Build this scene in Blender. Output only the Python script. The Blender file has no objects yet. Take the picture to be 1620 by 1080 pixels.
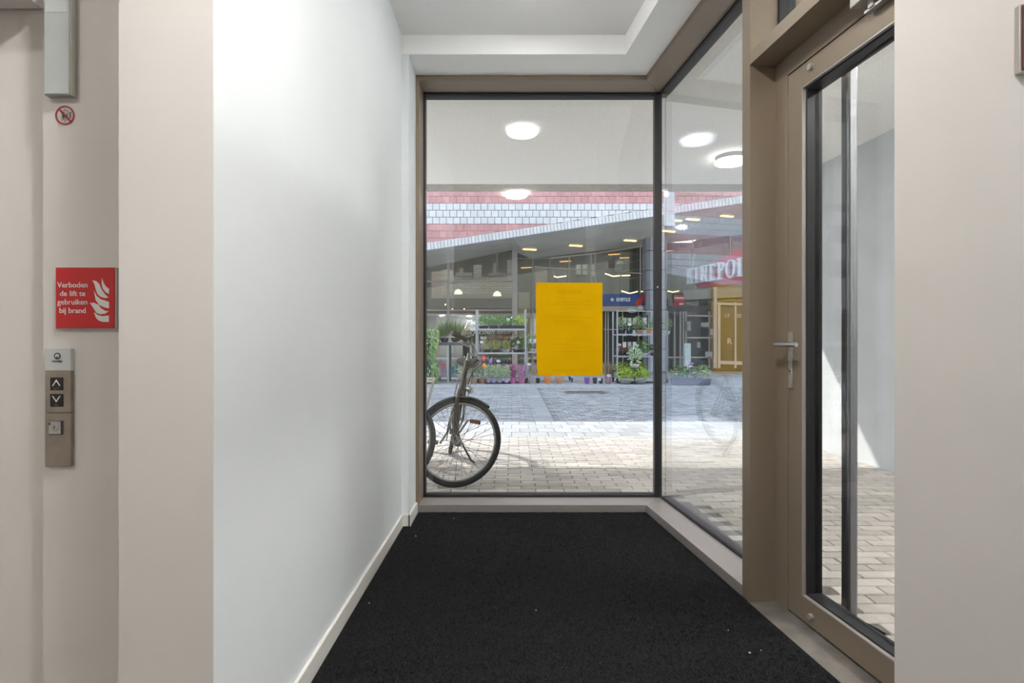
import bpy, bmesh, math, random
from mathutils import Vector, Matrix
R = math.radians
rnd = random.Random(7)
SC = bpy.context.scene
COL = SC.collection

# ------------------------------------------------------------------ camera, sky, sun, exposure
CH = 1.08
cd = bpy.data.cameras.new('camera'); cam = bpy.data.objects.new('camera', cd); COL.objects.link(cam)
cam.location = (0, 0, CH); cam.rotation_euler = (R(90), 0, 0)
cd.sensor_width = 36; cd.lens = 18; cd.clip_start = .02; cd.clip_end = 300
SC.camera = cam
SC.view_settings.view_transform = 'Standard'; SC.view_settings.look = 'None'
SC.view_settings.exposure = 0.47; SC.view_settings.gamma = 1; SC.view_settings.use_curve_mapping = False
w = bpy.data.worlds.new('sky'); SC.world = w; w.use_nodes = True
nt = w.node_tree; bg = nt.nodes['Background']
SUN = Vector((1.0, -.69, -1.0)).normalized()
tc = nt.nodes.new('ShaderNodeTexCoord'); sp = nt.nodes.new('ShaderNodeSeparateXYZ'); cr_ = nt.nodes.new('ShaderNodeValToRGB')
nt.links.new(tc.outputs['Generated'], sp.inputs[0]); nt.links.new(sp.outputs['Z'], cr_.inputs[0]); nt.links.new(cr_.outputs[0], bg.inputs[0])
cr_.color_ramp.elements[0].color = (.95,.97,1.0,1); cr_.color_ramp.elements[0].position = 0.0
cr_.color_ramp.elements[1].color = (.62,.76,1.0,1); cr_.color_ramp.elements[1].position = 0.9
bg.inputs[1].default_value = 3.75
sd = bpy.data.lights.new('sun', 'SUN'); so = bpy.data.objects.new('sun', sd); COL.objects.link(so)
sd.energy = 4.4; sd.angle = R(.6); sd.color = (1, .95, .88)
so.rotation_euler = SUN.to_track_quat('-Z', 'Y').to_euler(); so.location = (-20, 18, 22)
LAMP_E = 170.0
SC.cycles.sample_clamp_indirect = 60; SC.cycles.transparent_max_bounces = 24; SC.cycles.glossy_bounces = 6; SC.cycles.max_bounces = 14

# ------------------------------------------------------------------ helpers
def P(px, py, Y): return Vector(((px-810)/810*Y, Y, CH-(py-540)/810*Y))

MC = {}
def mat(name, col, rough=.6, metal=0, emit=None, es=1, var=0, vs=8, bump=0, bs=60, trans=None, spec=.5, var2=None):
    if name in MC: return MC[name]
    m = bpy.data.materials.new(name); m.use_nodes = True; MC[name] = m
    n = m.node_tree; b = n.nodes['Principled BSDF']
    b.inputs['Base Color'].default_value = (*col, 1); b.inputs['Roughness'].default_value = rough
    b.inputs['Metallic'].default_value = metal; b.inputs['Specular IOR Level'].default_value = spec
    if emit: b.inputs['Emission Color'].default_value = (*emit, 1); b.inputs['Emission Strength'].default_value = es
    if var or bump:
        tc = n.nodes.new('ShaderNodeTexCoord'); g = n.nodes.new('ShaderNodeNewGeometry')
    if var:
        no = n.nodes.new('ShaderNodeTexNoise'); no.inputs['Scale'].default_value = vs; no.inputs['Detail'].default_value = 5
        n.links.new(g.outputs['Position'], no.inputs['Vector'])
        r = n.nodes.new('ShaderNodeMapRange'); r.inputs[1].default_value = .3; r.inputs[2].default_value = .7
        r.inputs[3].default_value = 1-var; r.inputs[4].default_value = 1+var
        mx = n.nodes.new('ShaderNodeVectorMath'); mx.operation = 'SCALE'; mx.inputs[0].default_value = col
        n.links.new(no.outputs['Fac'], r.inputs[0]); n.links.new(r.outputs[0], mx.inputs['Scale'])
        n.links.new(mx.outputs[0], b.inputs['Base Color'])
        if var2:
            oi = n.nodes.new('ShaderNodeObjectInfo')
            r2 = n.nodes.new('ShaderNodeMapRange'); r2.inputs[3].default_value = 1-var2; r2.inputs[4].default_value = 1+var2
            m2 = n.nodes.new('ShaderNodeVectorMath'); m2.operation = 'SCALE'
            n.links.new(g.outputs['Random Per Island'], r2.inputs[0])
            ad = n.nodes.new('ShaderNodeMath'); ad.operation = 'ADD'
            fr = n.nodes.new('ShaderNodeMath'); fr.operation = 'FRACT'
            n.links.new(g.outputs['Random Per Island'], ad.inputs[0]); n.links.new(oi.outputs['Random'], ad.inputs[1])
            n.links.new(ad.outputs[0], fr.inputs[0]); n.links.new(fr.outputs[0], r2.inputs[0])
            n.links.new(mx.outputs[0], m2.inputs[0]); n.links.new(r2.outputs[0], m2.inputs['Scale'])
            n.links.new(m2.outputs[0], b.inputs['Base Color'])
    if bump:
        nb = n.nodes.new('ShaderNodeTexNoise'); nb.inputs['Scale'].default_value = bs; nb.inputs['Detail'].default_value = 4
        n.links.new(g.outputs['Position'], nb.inputs['Vector'])
        bp = n.nodes.new('ShaderNodeBump'); bp.inputs['Strength'].default_value = bump; bp.inputs['Distance'].default_value = .004
        n.links.new(nb.outputs['Fac'], bp.inputs['Height']); n.links.new(bp.outputs[0], b.inputs['Normal'])
    return m

def glass(name, tint, f0, k=1.0, gc=(1,1,1)):
    if name in MC: return MC[name]
    m = bpy.data.materials.new(name); m.use_nodes = True; MC[name] = m
    n = m.node_tree; n.nodes.clear()
    o = n.nodes.new('ShaderNodeOutputMaterial'); mx = n.nodes.new('ShaderNodeMixShader')
    t = n.nodes.new('ShaderNodeBsdfTransparent'); t.inputs[0].default_value = (*tint, 1)
    g = n.nodes.new('ShaderNodeBsdfGlossy'); g.inputs['Roughness'].default_value = 0; g.inputs[0].default_value = (*gc, 1)
    lw = n.nodes.new('ShaderNodeLayerWeight'); lw.inputs[0].default_value = .5
    p = n.nodes.new('ShaderNodeMath'); p.operation = 'POWER'; p.inputs[1].default_value = 5
    ma = n.nodes.new('ShaderNodeMath'); ma.operation = 'MULTIPLY_ADD'; ma.inputs[1].default_value = (1-f0)*k; ma.inputs[2].default_value = f0
    n.links.new(lw.outputs['Facing'], p.inputs[0]); n.links.new(p.outputs[0], ma.inputs[0])
    n.links.new(ma.outputs[0], mx.inputs[0]); n.links.new(t.outputs[0], mx.inputs[1]); n.links.new(g.outputs[0], mx.inputs[2])
    n.links.new(mx.outputs[0], o.inputs[0])
    return m

class MB:
    def __init__(s): s.v = []; s.f = []; s.T = None
    def add(s, vs, fs):
        o = len(s.v)
        s.v += [tuple(s.T @ Vector(v)) if s.T else tuple(v) for v in vs]
        s.f += [tuple(i+o for i in f) for f in fs]; return s
    def box(s, x0, x1, y0, y1, z0, z1):
        if x0 > x1: x0, x1 = x1, x0
        if y0 > y1: y0, y1 = y1, y0
        if z0 > z1: z0, z1 = z1, z0
        return s.add([(x0,y0,z0),(x1,y0,z0),(x1,y1,z0),(x0,y1,z0),(x0,y0,z1),(x1,y0,z1),(x1,y1,z1),(x0,y1,z1)],
              [(0,3,2,1),(4,5,6,7),(0,1,5,4),(1,2,6,5),(2,3,7,6),(3,0,4,7)])
    def prism(s, pts, z0, z1):
        a = sum(pts[i][0]*pts[(i+1)%len(pts)][1]-pts[(i+1)%len(pts)][0]*pts[i][1] for i in range(len(pts)))
        if a < 0: pts = pts[::-1]
        n = len(pts)
        return s.add([(p[0],p[1],z0) for p in pts]+[(p[0],p[1],z1) for p in pts],
              [tuple(range(n))[::-1], tuple(range(n,2*n))]+[(i,(i+1)%n,n+(i+1)%n,n+i) for i in range(n)])
    def wallprism(s, pts, y0, y1):   # polygon in XZ, extruded along Y
        a = sum(pts[i][0]*pts[(i+1)%len(pts)][1]-pts[(i+1)%len(pts)][0]*pts[i][1] for i in range(len(pts)))
        if a < 0: pts = pts[::-1]
        n = len(pts)
        return s.add([(p[0],y0,p[1]) for p in pts]+[(p[0],y1,p[1]) for p in pts],
              [tuple(range(n)), tuple(range(n,2*n))[::-1]]+[((i+1)%n,i,n+i,n+(i+1)%n) for i in range(n)])
    def tube(s, path, r, n=8, closed=False, caps=True):
        path = [Vector(p) for p in path]; m = len(path)
        rs = r if isinstance(r, (list,tuple)) else [r]*m
        vs = []; up = Vector((0,0,1)); prev = None
        for i, p in enumerate(path):
            if closed: d = path[(i+1)%m]-path[i-1]
            else: d = path[min(i+1,m-1)]-path[max(i-1,0)]
            d.normalize()
            if prev is None:
                a = d.cross(up)
                if a.length < .05: a = d.cross(Vector((1,0,0)))
            else: a = prev - d*prev.dot(d)
            a.normalize(); prev = a; b = d.cross(a)
            for k in range(n):
                t = 2*math.pi*k/n; vs.append(p+(a*math.cos(t)+b*math.sin(t))*rs[i])
        fs = []
        for i in range(m if closed else m-1):
            j = (i+1) % m
            for k in range(n): fs.append((i*n+k, i*n+(k+1)%n, j*n+(k+1)%n, j*n+k))
        if caps and not closed: fs += [tuple(range(n))[::-1], tuple(range((m-1)*n, m*n))]
        return s.add(vs, fs)
    def lathe(s, c, prof, n=16, axis='z'):
        vs = []; fs = []; c = Vector(c)
        for r, h in prof:
            for k in range(n):
                t = 2*math.pi*k/n; a, b = r*math.cos(t), r*math.sin(t)
                vs.append(c+Vector({'z':(a,b,h),'y':(a,h,-b),'x':(h,a,b)}[axis]))
        m = len(prof)
        for i in range(m-1):
            for k in range(n): fs.append((i*n+k, i*n+(k+1)%n, (i+1)*n+(k+1)%n, (i+1)*n+k))
        fs += [tuple(range(n))[::-1], tuple(range((m-1)*n, m*n))]
        return s.add(vs, fs)
    def mesh(s, name, m, smooth=False):
        me = bpy.data.meshes.new(name); me.from_pydata(s.v, [], s.f)
        me.materials.append(m)
        if smooth:
            me.polygons.foreach_set('use_smooth', [True]*len(me.polygons))
            try: me.set_sharp_from_angle(angle=R(40))
            except Exception: pass
        me.update(); return me

def obj(name, mb, m, parent=None, smooth=False, bev=0, kind=None, label=None, cat=None, group=None):
    me = mb if isinstance(mb, bpy.types.Mesh) else mb.mesh(name, m, smooth)
    o = bpy.data.objects.new(name, me); COL.objects.link(o)
    if parent: o.parent = parent
    if bev:
        b = o.modifiers.new('bevel', 'BEVEL'); b.width = bev; b.segments = 2; b.limit_method = 'ANGLE'; b.angle_limit = R(50)
    tag(o, label, cat, group, kind); return o
def tag(o, label=None, cat=None, group=None, kind=None):
    if label: o['label'] = label
    if cat: o['category'] = cat
    if group: o['group'] = group
    if kind: o['kind'] = kind
def thing(name, label, cat, loc=(0,0,0), rot=(0,0,0), group=None, kind=None):
    o = bpy.data.objects.new(name, None); COL.objects.link(o); o.empty_display_size = .05
    o.location = loc; o.rotation_euler = rot; tag(o, label, cat, group, kind); return o
def text(name, s, size, m, loc, rot=(R(90),0,0), parent=None, ext=.0004, align='CENTER', bold=0, shear=0, sx=1):
    c = bpy.data.curves.new(name, 'FONT'); c.body = s; c.size = size; c.extrude = ext; c.align_x = align
    c.offset = bold; c.shear = shear; c.resolution_u = 3
    t = bpy.data.objects.new('tmp', c); COL.objects.link(t); bpy.context.view_layer.update()
    dg = bpy.context.evaluated_depsgraph_get()
    me = bpy.data.meshes.new_from_object(t.evaluated_get(dg)); bpy.data.objects.remove(t)
    me.materials.clear(); me.materials.append(m)
    o = bpy.data.objects.new(name, me); COL.objects.link(o); o.location = loc; o.rotation_euler = rot; o.scale = (sx,1,1)
    if parent: o.parent = parent
    return o

# ------------------------------------------------------------------ materials
M_wall = mat('wall_paint', (.77,.745,.715), .9, var=.02, vs=2, bump=.04, bs=220, spec=.2)
M_wallL = mat('wall_paint_daylit', (.79,.825,.845), .9, var=.02, vs=2, bump=.04, bs=220, spec=.2)  # same white paint as the other walls, tinted cool to imitate daylight
M_ceil = mat('ceiling_paint', (.92,.92,.915), .9, spec=.2, bump=.08, bs=120)
M_base = mat('baseboard_paint', (.80,.785,.74), .5)
M_bronze = mat('bronze_aluminium', (.27,.215,.16), .45, metal=.3, bump=.05, bs=900)
M_bronze2 = mat('sill_aluminium', (.42,.39,.37), .36, metal=.4, bump=.04, bs=900)
M_gask = mat('black_rubber', (.012,.012,.014), .5)
M_glass = glass('window_glass', (.965,.975,.97), .05, 1.0)
M_glassG = glass('side_window_glass', (.965,.985,.965), .16, 1.2, (.84,.86,1))
M_shopglass = glass('shop_glass', (.82,.85,.82), .20, 1)
M_mat = mat('black_coir', (.016,.016,.017), .95, var=.5, vs=220, bump=1, bs=350, spec=.15)
M_stone = mat('blue_stone', (.16,.145,.13), .6, var=.3, vs=9, bump=.3, bs=60)
M_steel = mat('brushed_steel', (.55,.54,.52), .32, metal=1)
M_alu = mat('matt_aluminium', (.46,.45,.41), .45, metal=.6)
M_chrome = mat('polished_bar', (.30,.31,.34), .3, metal=1)
M_stucco = mat('stucco_ceiling', (.92,.905,.86), .95, var=.08, vs=70, bump=.9, bs=110, spec=.1)
M_concrete = mat('concrete_strip', (.46,.41,.36), .9, var=.12, vs=12, bump=.3)
M_plasterO = mat('outdoor_render', (.49,.515,.53), .95, var=.09, vs=2.2, bump=.35, bs=30, spec=.1)

# ------------------------------------------------------------------ window corner geometry
OX, OY = .848, 3.235
DV = Vector((.1191, -.9929)); NV = Vector((.9929, .1191))
def RL(s, t): p = Vector((OX, OY))+DV*s+NV*t; return (p.x, p.y)
RM = Matrix(((DV.x, NV.x, 0, OX), (DV.y, NV.y, 0, OY), (0, 0, 1, 0), (0, 0, 0, 1)))
def rbox(mb, s0, s1, t0, t1, z0, z1):
    mb.prism([RL(s0,t0), RL(s1,t0), RL(s1,t1), RL(s0,t1)], z0, z1); return mb
def rpoly(mb, pts, z0, z1): mb.prism([RL(*p) for p in pts], z0, z1); return mb
CEIL = 2.877
GY = 3.40     # glass plane of the end window
GT = .154     # glass offset of the side window
# corner of the two glass planes
def meet(Yv, t):
    s = (OY + NV.y*t - Yv)/-DV.y*1.0
    s = (Yv - OY - NV.y*t)/DV.y
    return RL(s, t)
GC = meet(GY, GT)
OC = meet(GY+.07, GT+.07)

# ------------------------------------------------------------------ indoor shell
mb = MB(); mb.prism([(-2.6,-3.2),(2.6,-3.2),(2.6,1.2),(1.25,1.2),RL(2.1,.22),RL(0,.22),(OC[0],GY+.05),(-.7,GY+.05),(-.7,1.3),(-2.6,1.5)], -.12, -.004)
obj('floor', mb, M_stone, kind='structure', label='dark blue stone floor under the mat')
mb = MB(); mb.prism([(-.647,3.005),(-.647,1.112),(-.80,1.112),(-.80,1.6),(-1.0,1.6),(-1.0,3.5),(-.614,3.5),(-.604,3.0)], 0, CEIL)
obj('wall_left', mb, M_wallL, kind='structure', label='white painted wall running from the corner to the end window')
mb = MB(); mb.box(-.851,-.6468,1.108,1.1119,0,CEIL); mb.box(-.851,-.80,1.1119,1.28,0,CEIL); obj('wall_left_end', mb, M_wall, kind='structure', label='end face of the white wall, in the warmer lamplit tone')
mb = MB(); mb.box(-1.168,-.846,1.275,1.42,0,CEIL)
obj('wall_front', mb, M_wall, kind='structure', label='recessed beige wall strip carrying the lift button panel')
mb = MB(); mb.box(-2.6,-1.0,1.31,1.5,0,2.877)
obj('wall_front_far', mb, M_wall, kind='structure', label='beige wall at the far left edge')
mb = MB(); mb.box(-2.6,-1.19,1.12,1.30,1.925,CEIL)
obj('trim_1', mb, M_wall, kind='structure', label='beige lintel at the top left corner')
mb = MB(); mb.prism([(.8217,1.1),(2.6,1.1),(2.6,1.21),(.915,1.21)],0,CEIL)
obj('wall_right', mb, M_wall, kind='structure', label='plain beige wall right of the glass door')
mb = MB(); mb.box(-2.6,2.6,-3.3,-3.2,0,CEIL); obj('wall_back', mb, M_wall, kind='structure')
mb = MB(); mb.box(-2.7,-2.6,-3.3,1.5,0,CEIL); obj('wall_side_left', mb, M_wall, kind='structure')
mb = MB(); mb.box(2.6,2.7,-3.3,1.21,0,CEIL); obj('wall_side_right', mb, M_wall, kind='structure')
mb = MB(); mb.prism([(-2.7,-3.3),(2.7,-3.3),(2.7,1.21),RL(2.15,.3),RL(0,.25),(OC[0],3.46),(-1.0,3.46),(-1.0,1.5),(-2.7,1.5)], CEIL, CEIL+.12)
obj('ceiling', mb, M_ceil, kind='structure', label='white hallway ceiling with a recessed field')
mb = MB()
mb.prism([(-.66,3.0),meet(3.0,-.21),meet(GY+.05,-.21),(-.66,GY+.05)], 2.762, CEIL)
s0 = (3.0-OY-NV.y*-.21)/DV.y
rpoly(mb, [(s0,-.21),(2.12,-.21),(2.12,.22),(-.21,.22),(-.21,-.21)], 2.762, CEIL)
obj('trim_2', mb, M_ceil, kind='structure', label='plaster bulkhead above both windows', bev=.002)
# baseboards
mb = MB(); mb.box(-.650,-.636,1.105,3.006,0,.068); obj('baseboard_left', mb, M_base, kind='structure', bev=.002, label='pale wooden skirting along the white wall')
mb = MB(); mb.box(-.640,-.590,2.988,3.002,0,.068); mb.box(-.606,-.594,2.988,3.226,0,.068); obj('baseboard_window', mb, M_base, kind='structure', bev=.002)

# entrance mat with pile and crumbs
mat_o = thing('entrance_mat', 'black bristle entrance mat filling the floor up to the windows', 'mat', (0,0,0))
mb = MB(); EP = [(-.634,3.225),(.842,3.228),RL(1.12,-.004),(1.03,1.62),(1.075,1.215),(1.06,1.09),(.9,.9),(-.634,.9),(-.634,2.985),(-.59,2.985)]
EP = [(-.634,-.6),(.80,-.6),(.80,1.09),(.8217,1.095),(1.095,1.22),(1.037,1.62),RL(1.13,-.006),(.842,3.228),(-.588,3.228),(-.588,2.982),(-.634,2.982)]
mb.prism(EP, -.003, .004); obj('backing', mb, M_mat, mat_o)
import numpy as np
rg = np.random.default_rng(3); N = 46000
yy = 1.45+(3.225-1.45)*rg.random(N)**1.15; xx = -.63+rg.random(N)*1.72
lim = np.where(yy > 1.0, .842+.12*(3.23-yy)-.004, 0) ; xl = np.where(yy > 2.98, -.585, -.63)
k = (xx < lim-.004) & (xx > xl+.004); xx, yy = xx[k], yy[k]; n = len(xx)
h = .003+.0045*rg.random(n); a = rg.random(n)*6.28; r_ = .0022+.0018*rg.random(n)
V = np.zeros((n,4,3))
for q in range(3):
    V[:,q,0] = xx+r_*np.cos(a+q*2.094); V[:,q,1] = yy+r_*np.sin(a+q*2.094); V[:,q,2] = .0038
V[:,3,0] = xx+(rg.random(n)-.5)*.006; V[:,3,1] = yy+(rg.random(n)-.5)*.006; V[:,3,2] = .004+h
F = (np.arange(n)[:,None,None]*4+np.array([[0,1,3],[1,2,3],[2,0,3]])[None]).reshape(-1,3)
me = bpy.data.meshes.new('pile'); me.from_pydata(V.reshape(-1,3).tolist(), [], F.tolist())
M_pile = mat('coir_tufts', (.021,.021,.022), .9, var=.6, vs=90, spec=.2); me.materials.append(M_pile)
obj('pile', me, M_pile, mat_o, kind='stuff')
crumbs = [(718,822,.010,(.55,.05,.1),'tiny pink petal lying on the mat beside the window sill'),
 (1186,1036,.006,(.8,.78,.7),'white crumb on the mat nearest the stone threshold'),(1204,1032,.004,(.6,.6,.58),'smaller pale crumb right of the white crumb on the mat'),
 (658,850,.007,(.5,.5,.5),'grey speck of lint on the mat near the left skirting end'),(584,957,.004,(.8,.8,.8),'white speck on the mat beside the left skirting'),
 (848,968,.004,(.7,.7,.7),'pale speck alone in the middle of the mat'),(1152,1000,.0035,(.6,.5,.35),'brownish speck on the mat below the side window post')]
for px, py, sz, c, lb in crumbs:
    Y = CH*810/(py-540); X = (px-810)/810*Y
    mb = MB(); mb.lathe((X,Y,.0072),[(sz*.4,0),(sz*.55,.001),(sz*.35,.003)],6)
    for i, v in enumerate(mb.v): mb.v[i] = (v[0]+rnd.uniform(-1,1)*sz*.2, v[1]+rnd.uniform(-1,1)*sz*.2, v[2])
    obj('crumb', mb, mat('crumb_%d' % py, c, .8), label=lb, cat='crumb')
mb = MB(); mb.prism([RL(1.10,.0),RL(1.13,-.004),(1.037,1.62),(1.095,1.222),RL(2.1,.2),RL(1.10,.2)], -.002, .003)
obj('trim_3', mb, M_stone, kind='structure', label='worn blue stone threshold in front of the glass door')

# ------------------------------------------------------------------ window_1: end window, window_2: side window, sill
win1 = thing('window_1', 'large fixed end window looking onto the street', None, (0,GY,0), kind='structure')
def L(o, p): o.location = tuple(-x for x in p); return o
def sub(name, mb, m, root, **k):
    # parts of a thing whose root is not at the origin: keep world coordinates
    o = obj(name, mb, m, root, **k)
    r = root
    while r is not None and r.parent is not None: r = r.parent
    T = root.matrix_basis if root.parent is None else (root.parent.matrix_basis @ root.matrix_basis)
    o.matrix_basis = T.inverted(); return o
def frame_poly(z0, z1, nm, m):
    mb = MB(); mb.prism([(-.614,OY),(OX,OY),(OC[0],OC[1]),(-.614,OC[1])], z0, z1); return mb
sub('sill', frame_poly(0,.048,'sill',M_bronze2), M_bronze2, win1, bev=.0015)
sub('frame', frame_poly(2.729,2.765,'head',M_bronze), M_bronze, win1, bev=.0015)
mb = MB(); mb.box(-.614,-.587,OY,OC[1],.048,2.729); sub('jamb', mb, M_bronze, win1, bev=.0015)
mb = MB(); mb.box(-.587,-.579,GY-.006,OC[1],.048,2.729); mb.box(-.587,GC[0]-.02,GY-.006,OC[1],.048,.060); mb.box(-.587,GC[0]-.02,GY-.006,OC[1],2.716,2.729)
sub('gasket', mb, M_gask, win1)
mb = MB(); mb.box(-.579,GC[0]-.03,GY,GY+.020,.060,2.716); sub('pane', mb, M_glass, win1)
win2 = thing('window_2', 'tall side window between the end window and the brown post', None, (*RL(.5,GT),0), kind='structure')
mb = MB(); rpoly(mb, [(0,0),(1.08,0),(1.08,.22),((OC[1]-OY-NV.y*.224)/DV.y,.224)], 0, .048); sub('sill', mb, M_bronze2, win2, bev=.0015)
mb = MB(); rpoly(mb, [(0,0),(1.08,0),(1.08,.22),((OC[1]-OY-NV.y*.224)/DV.y,.224)], 2.729, 2.765); sub('frame', mb, M_bronze, win2, bev=.0015)
sG = (GY-OY-NV.y*GT)/DV.y
mb = MB(); rbox(mb, sG+.02, 1.08, GT-.006, GT+.06, .048,.060); rbox(mb, sG+.02, 1.08, GT-.006, GT+.06, 2.716,2.729); sub('gasket', mb, M_gask, win2)
mb = MB(); rbox(mb, sG+.03, 1.09, GT, GT+.020, .060, 2.716); sub('pane', mb, M_glassG, win2)
mb = MB(); mb.prism([(GC[0]-.038,GY-.012),(GC[0]-.002,GY-.012),(GC[0]+.012,GY-.002),(GC[0]+.03,GY+.06),(GC[0]-.03,GY+.06)], .048, 2.729)
obj('trim_4', mb, M_gask, kind='structure', label='black joint where the two windows meet')
mb = MB(); mb.lathe((GC[0]-.02,GY-.013,1.44),[(.006,0),(.006,.002)],8,'y'); obj('trim_5', mb, M_steel, kind='structure', label='small silver stud on the black corner joint')

# post
mb = MB(); rbox(mb, 1.072, 1.127, 0, .24, 0, CEIL); post = obj('trim_6', mb, M_bronze, kind='structure', bev=.0015, label='deep bronze post between side window and glass door')
# door frame, transom and leaf
door = thing('door_1', 'bronze framed glass entrance door', None, (*RL(1.2,.113),0), kind='structure')
mb = MB(); rbox(mb, 1.127, 1.207, .113, .2, 0, 2.222); rbox(mb, 1.207, 2.05, .113, .2, 2.146, 2.222)
sub('door_frame', mb, M_bronze, door, bev=.001)
leaf = sub('door_leaf', rbox(rbox(rbox(rbox(MB(), 1.211,1.289,.113,.19,.012,2.14),1.289,2.02,.113,.19,.012,.1035),1.289,2.02,.113,.19,2.057,2.14),1.94,2.02,.113,.19,.1035,2.057), M_bronze, door, bev=.001)
def subl(name, mb, m, **k):
    o = obj(name, mb, m, leaf, **k); return o   # the leaf mesh is in world coordinates, so children keep the same frame
mb = MB(); rbox(mb,1.289,1.2935,.1135,.128,.1035,2.057); rbox(mb,1.289,1.94,.1135,.128,.1035,.108); rbox(mb,1.289,1.94,.1135,.128,2.0525,2.057); subl('glazing_bead', mb, M_bronze2)
mb = MB(); rbox(mb,1.289,1.300,.128,.19,.1035,2.057); rbox(mb,1.289,1.94,.128,.19,.1035,.1145); rbox(mb,1.289,1.94,.128,.19,2.046,2.057); subl('gasket', mb, M_gask)
mb = MB(); rbox(mb,1.300,1.94,.160,.178,.1145,2.046); subl('pane', mb, M_glass)
mb = MB()
for z in (2.106,.052):
    mb.T = RM; mb.lathe((1.345,.100,z),[(.0115,0),(.0125,.002),(.0125,.013)],14,'y'); mb.T = None
subl('glazing_stud', mb, M_alu, smooth=True)
mb = MB(); rbox(mb,1.2215,1.2435,.1035,.1131,.897,1.118); subl('lock_plate', mb, M_alu, bev=.002)
mb = MB(); mb.T = RM
for z in (1.092,1.045,.915): mb.lathe((1.2325,.1025,z),[(.0035,0),(.004,.0015)],8,'y')
mb.lathe((1.2325,.100,.965),[(.0075,0),(.008,.004)],12,'y'); mb.T = None
subl('lock_cylinder', mb, M_steel, smooth=True)
mb = MB(); mb.T = RM; mb.lathe((1.2325,.066,1.068),[(.0095,0),(.0095,.038)],14,'y')
mb.tube([(1.198,.062,1.068),(1.202,.062,1.068),(1.326,.062,1.068),(1.328,.062,1.068)],[.006,.0095,.0095,.0085],16); mb.T = None
subl('door_handle', mb, M_steel, smooth=True, label='round steel lever handle')
mb = MB(); mb.T = RM
mb.tube([(1.372,.19,.082),(1.372,.235,.082)],.014,12); mb.tube([(1.372,.19,2.075),(1.372,.235,2.075)],.014,12)
mb.box(1.3535,1.3935,.222,.262,.066,2.094); mb.T = None
subl('pull_bar', mb, M_chrome, bev=.008, label='full height polished pull bar on the outside')
mb = MB(); rbox(mb,1.595,1.90,.055,.113,2.155,2.215); subl('door_closer', mb, M_alu, bev=.003)
mb = MB(); rbox(mb,1.64,1.66,.08,.10,2.13,2.157); rbox(mb,1.62,1.9,.085,.105,2.125,2.133); subl('closer_arm', mb, M_bronze2)
mb = MB(); rbox(mb,1.205,1.2115,.118,.15,0,2.146); rbox(mb,1.205,2.0,.118,.15,2.139,2.147); sub('seal', mb, M_gask, door)
mb = MB(); rbox(mb, 1.127, 2.06, .0, .2, 2.222, 2.277); obj('trim_7', mb, M_bronze, kind='structure', bev=.0015, label='bronze transom bar above the glass door')
mb = MB(); rbox(mb,1.96,2.06,.113,.24,0,CEIL); obj('trim_8', mb, M_bronze, kind='structure')
win3 = thing('window_3', 'fixed glass light above the transom', None, (*RL(1.5,GT),2.3), kind='structure')
mb = MB(); rbox(mb,1.127,1.96,.125,.2,2.277,2.285); rbox(mb,1.127,1.136,.125,.2,2.285,2.762); sub('gasket', mb, M_gask, win3)
mb = MB(); rbox(mb,1.136,1.96,.160,.18,2.285,2.762); sub('pane', mb, M_glassG, win3)

# ------------------------------------------------------------------ yellow sheet on the glass
ps = thing('paper_notice', 'large yellow paper sheet taped to the end window', 'notice', (.379,GY-.004,1.16))
x0, x1, z0, z1 = .159, .600, .854, 1.470
M_paper = mat('yellow_paper', (.93,.62,.002), .85, var=.05, vs=7, bump=.4, bs=14, spec=.1)
_n = M_paper.node_tree; _b = _n.nodes['Principled BSDF']; _t = _n.nodes.new('ShaderNodeBsdfTranslucent'); _t.inputs[0].default_value = (.95,.68,.004,1)
_m = _n.nodes.new('ShaderNodeMixShader'); _m.inputs[0].default_value = .5; _o = [q for q in _n.nodes if q.type == 'OUTPUT_MATERIAL'][0]
_n.links.new(_b.outputs[0], _m.inputs[1]); _n.links.new(_t.outputs[0], _m.inputs[2]); _n.links.new(_m.outputs[0], _o.inputs[0])
vs = []; fs = []; nx, nz = 16, 24
for j in range(nz+1):
    for i in range(nx+1):
        u, v = i/nx, j/nz
        X = x0+(x1-x0)*u + (.010*(1-v)**4*(1-u)**3); Z = z0+(z1-z0)*v
        Yp = GY-.003-.002*math.sin(u*7+v*3)**2-.018*max(0,.25-u)*max(0,.3-v)*13
        vs.append((X,Yp,Z))
nn = len(vs); vs += [(a,b+.0006,c) for a,b,c in vs]
for j in range(nz):
    for i in range(nx):
        q = j*(nx+1)+i; fs.append((q,q+1,q+nx+2,q+nx+1)); fs.append((nn+q,nn+q+nx+1,nn+q+nx+2,nn+q+1))
ed = [(i,i+1) for i in range(nx)]+[(nx+j*(nx+1),nx+(j+1)*(nx+1)) for j in range(nz)]+[(nz*(nx+1)+i+1,nz*(nx+1)+i) for i in range(nx)]+[((j+1)*(nx+1),j*(nx+1)) for j in range(nz)]
fs += [(b,a,a+nn,b+nn) for a,b in ed]
mb = MB(); mb.add(vs, fs); sub('sheet', mb, M_paper, ps, smooth=True)
M_ink = mat('show_through_print', (.74,.43,.002), .85, spec=.1)
mb = MB()
def ln(a, b, yv, hh=.0024):
    mb.box(x0+a, x0+b, GY-.0062, GY-.0058, z1-yv-hh, z1-yv)
for a, b, yv in [(.14,.31,.052),(.15,.30,.065)]:
    q = a
    while q < b: ww = rnd.uniform(.008,.02); ln(q, min(q+ww,b), yv, .005); q += ww+.004
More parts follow.
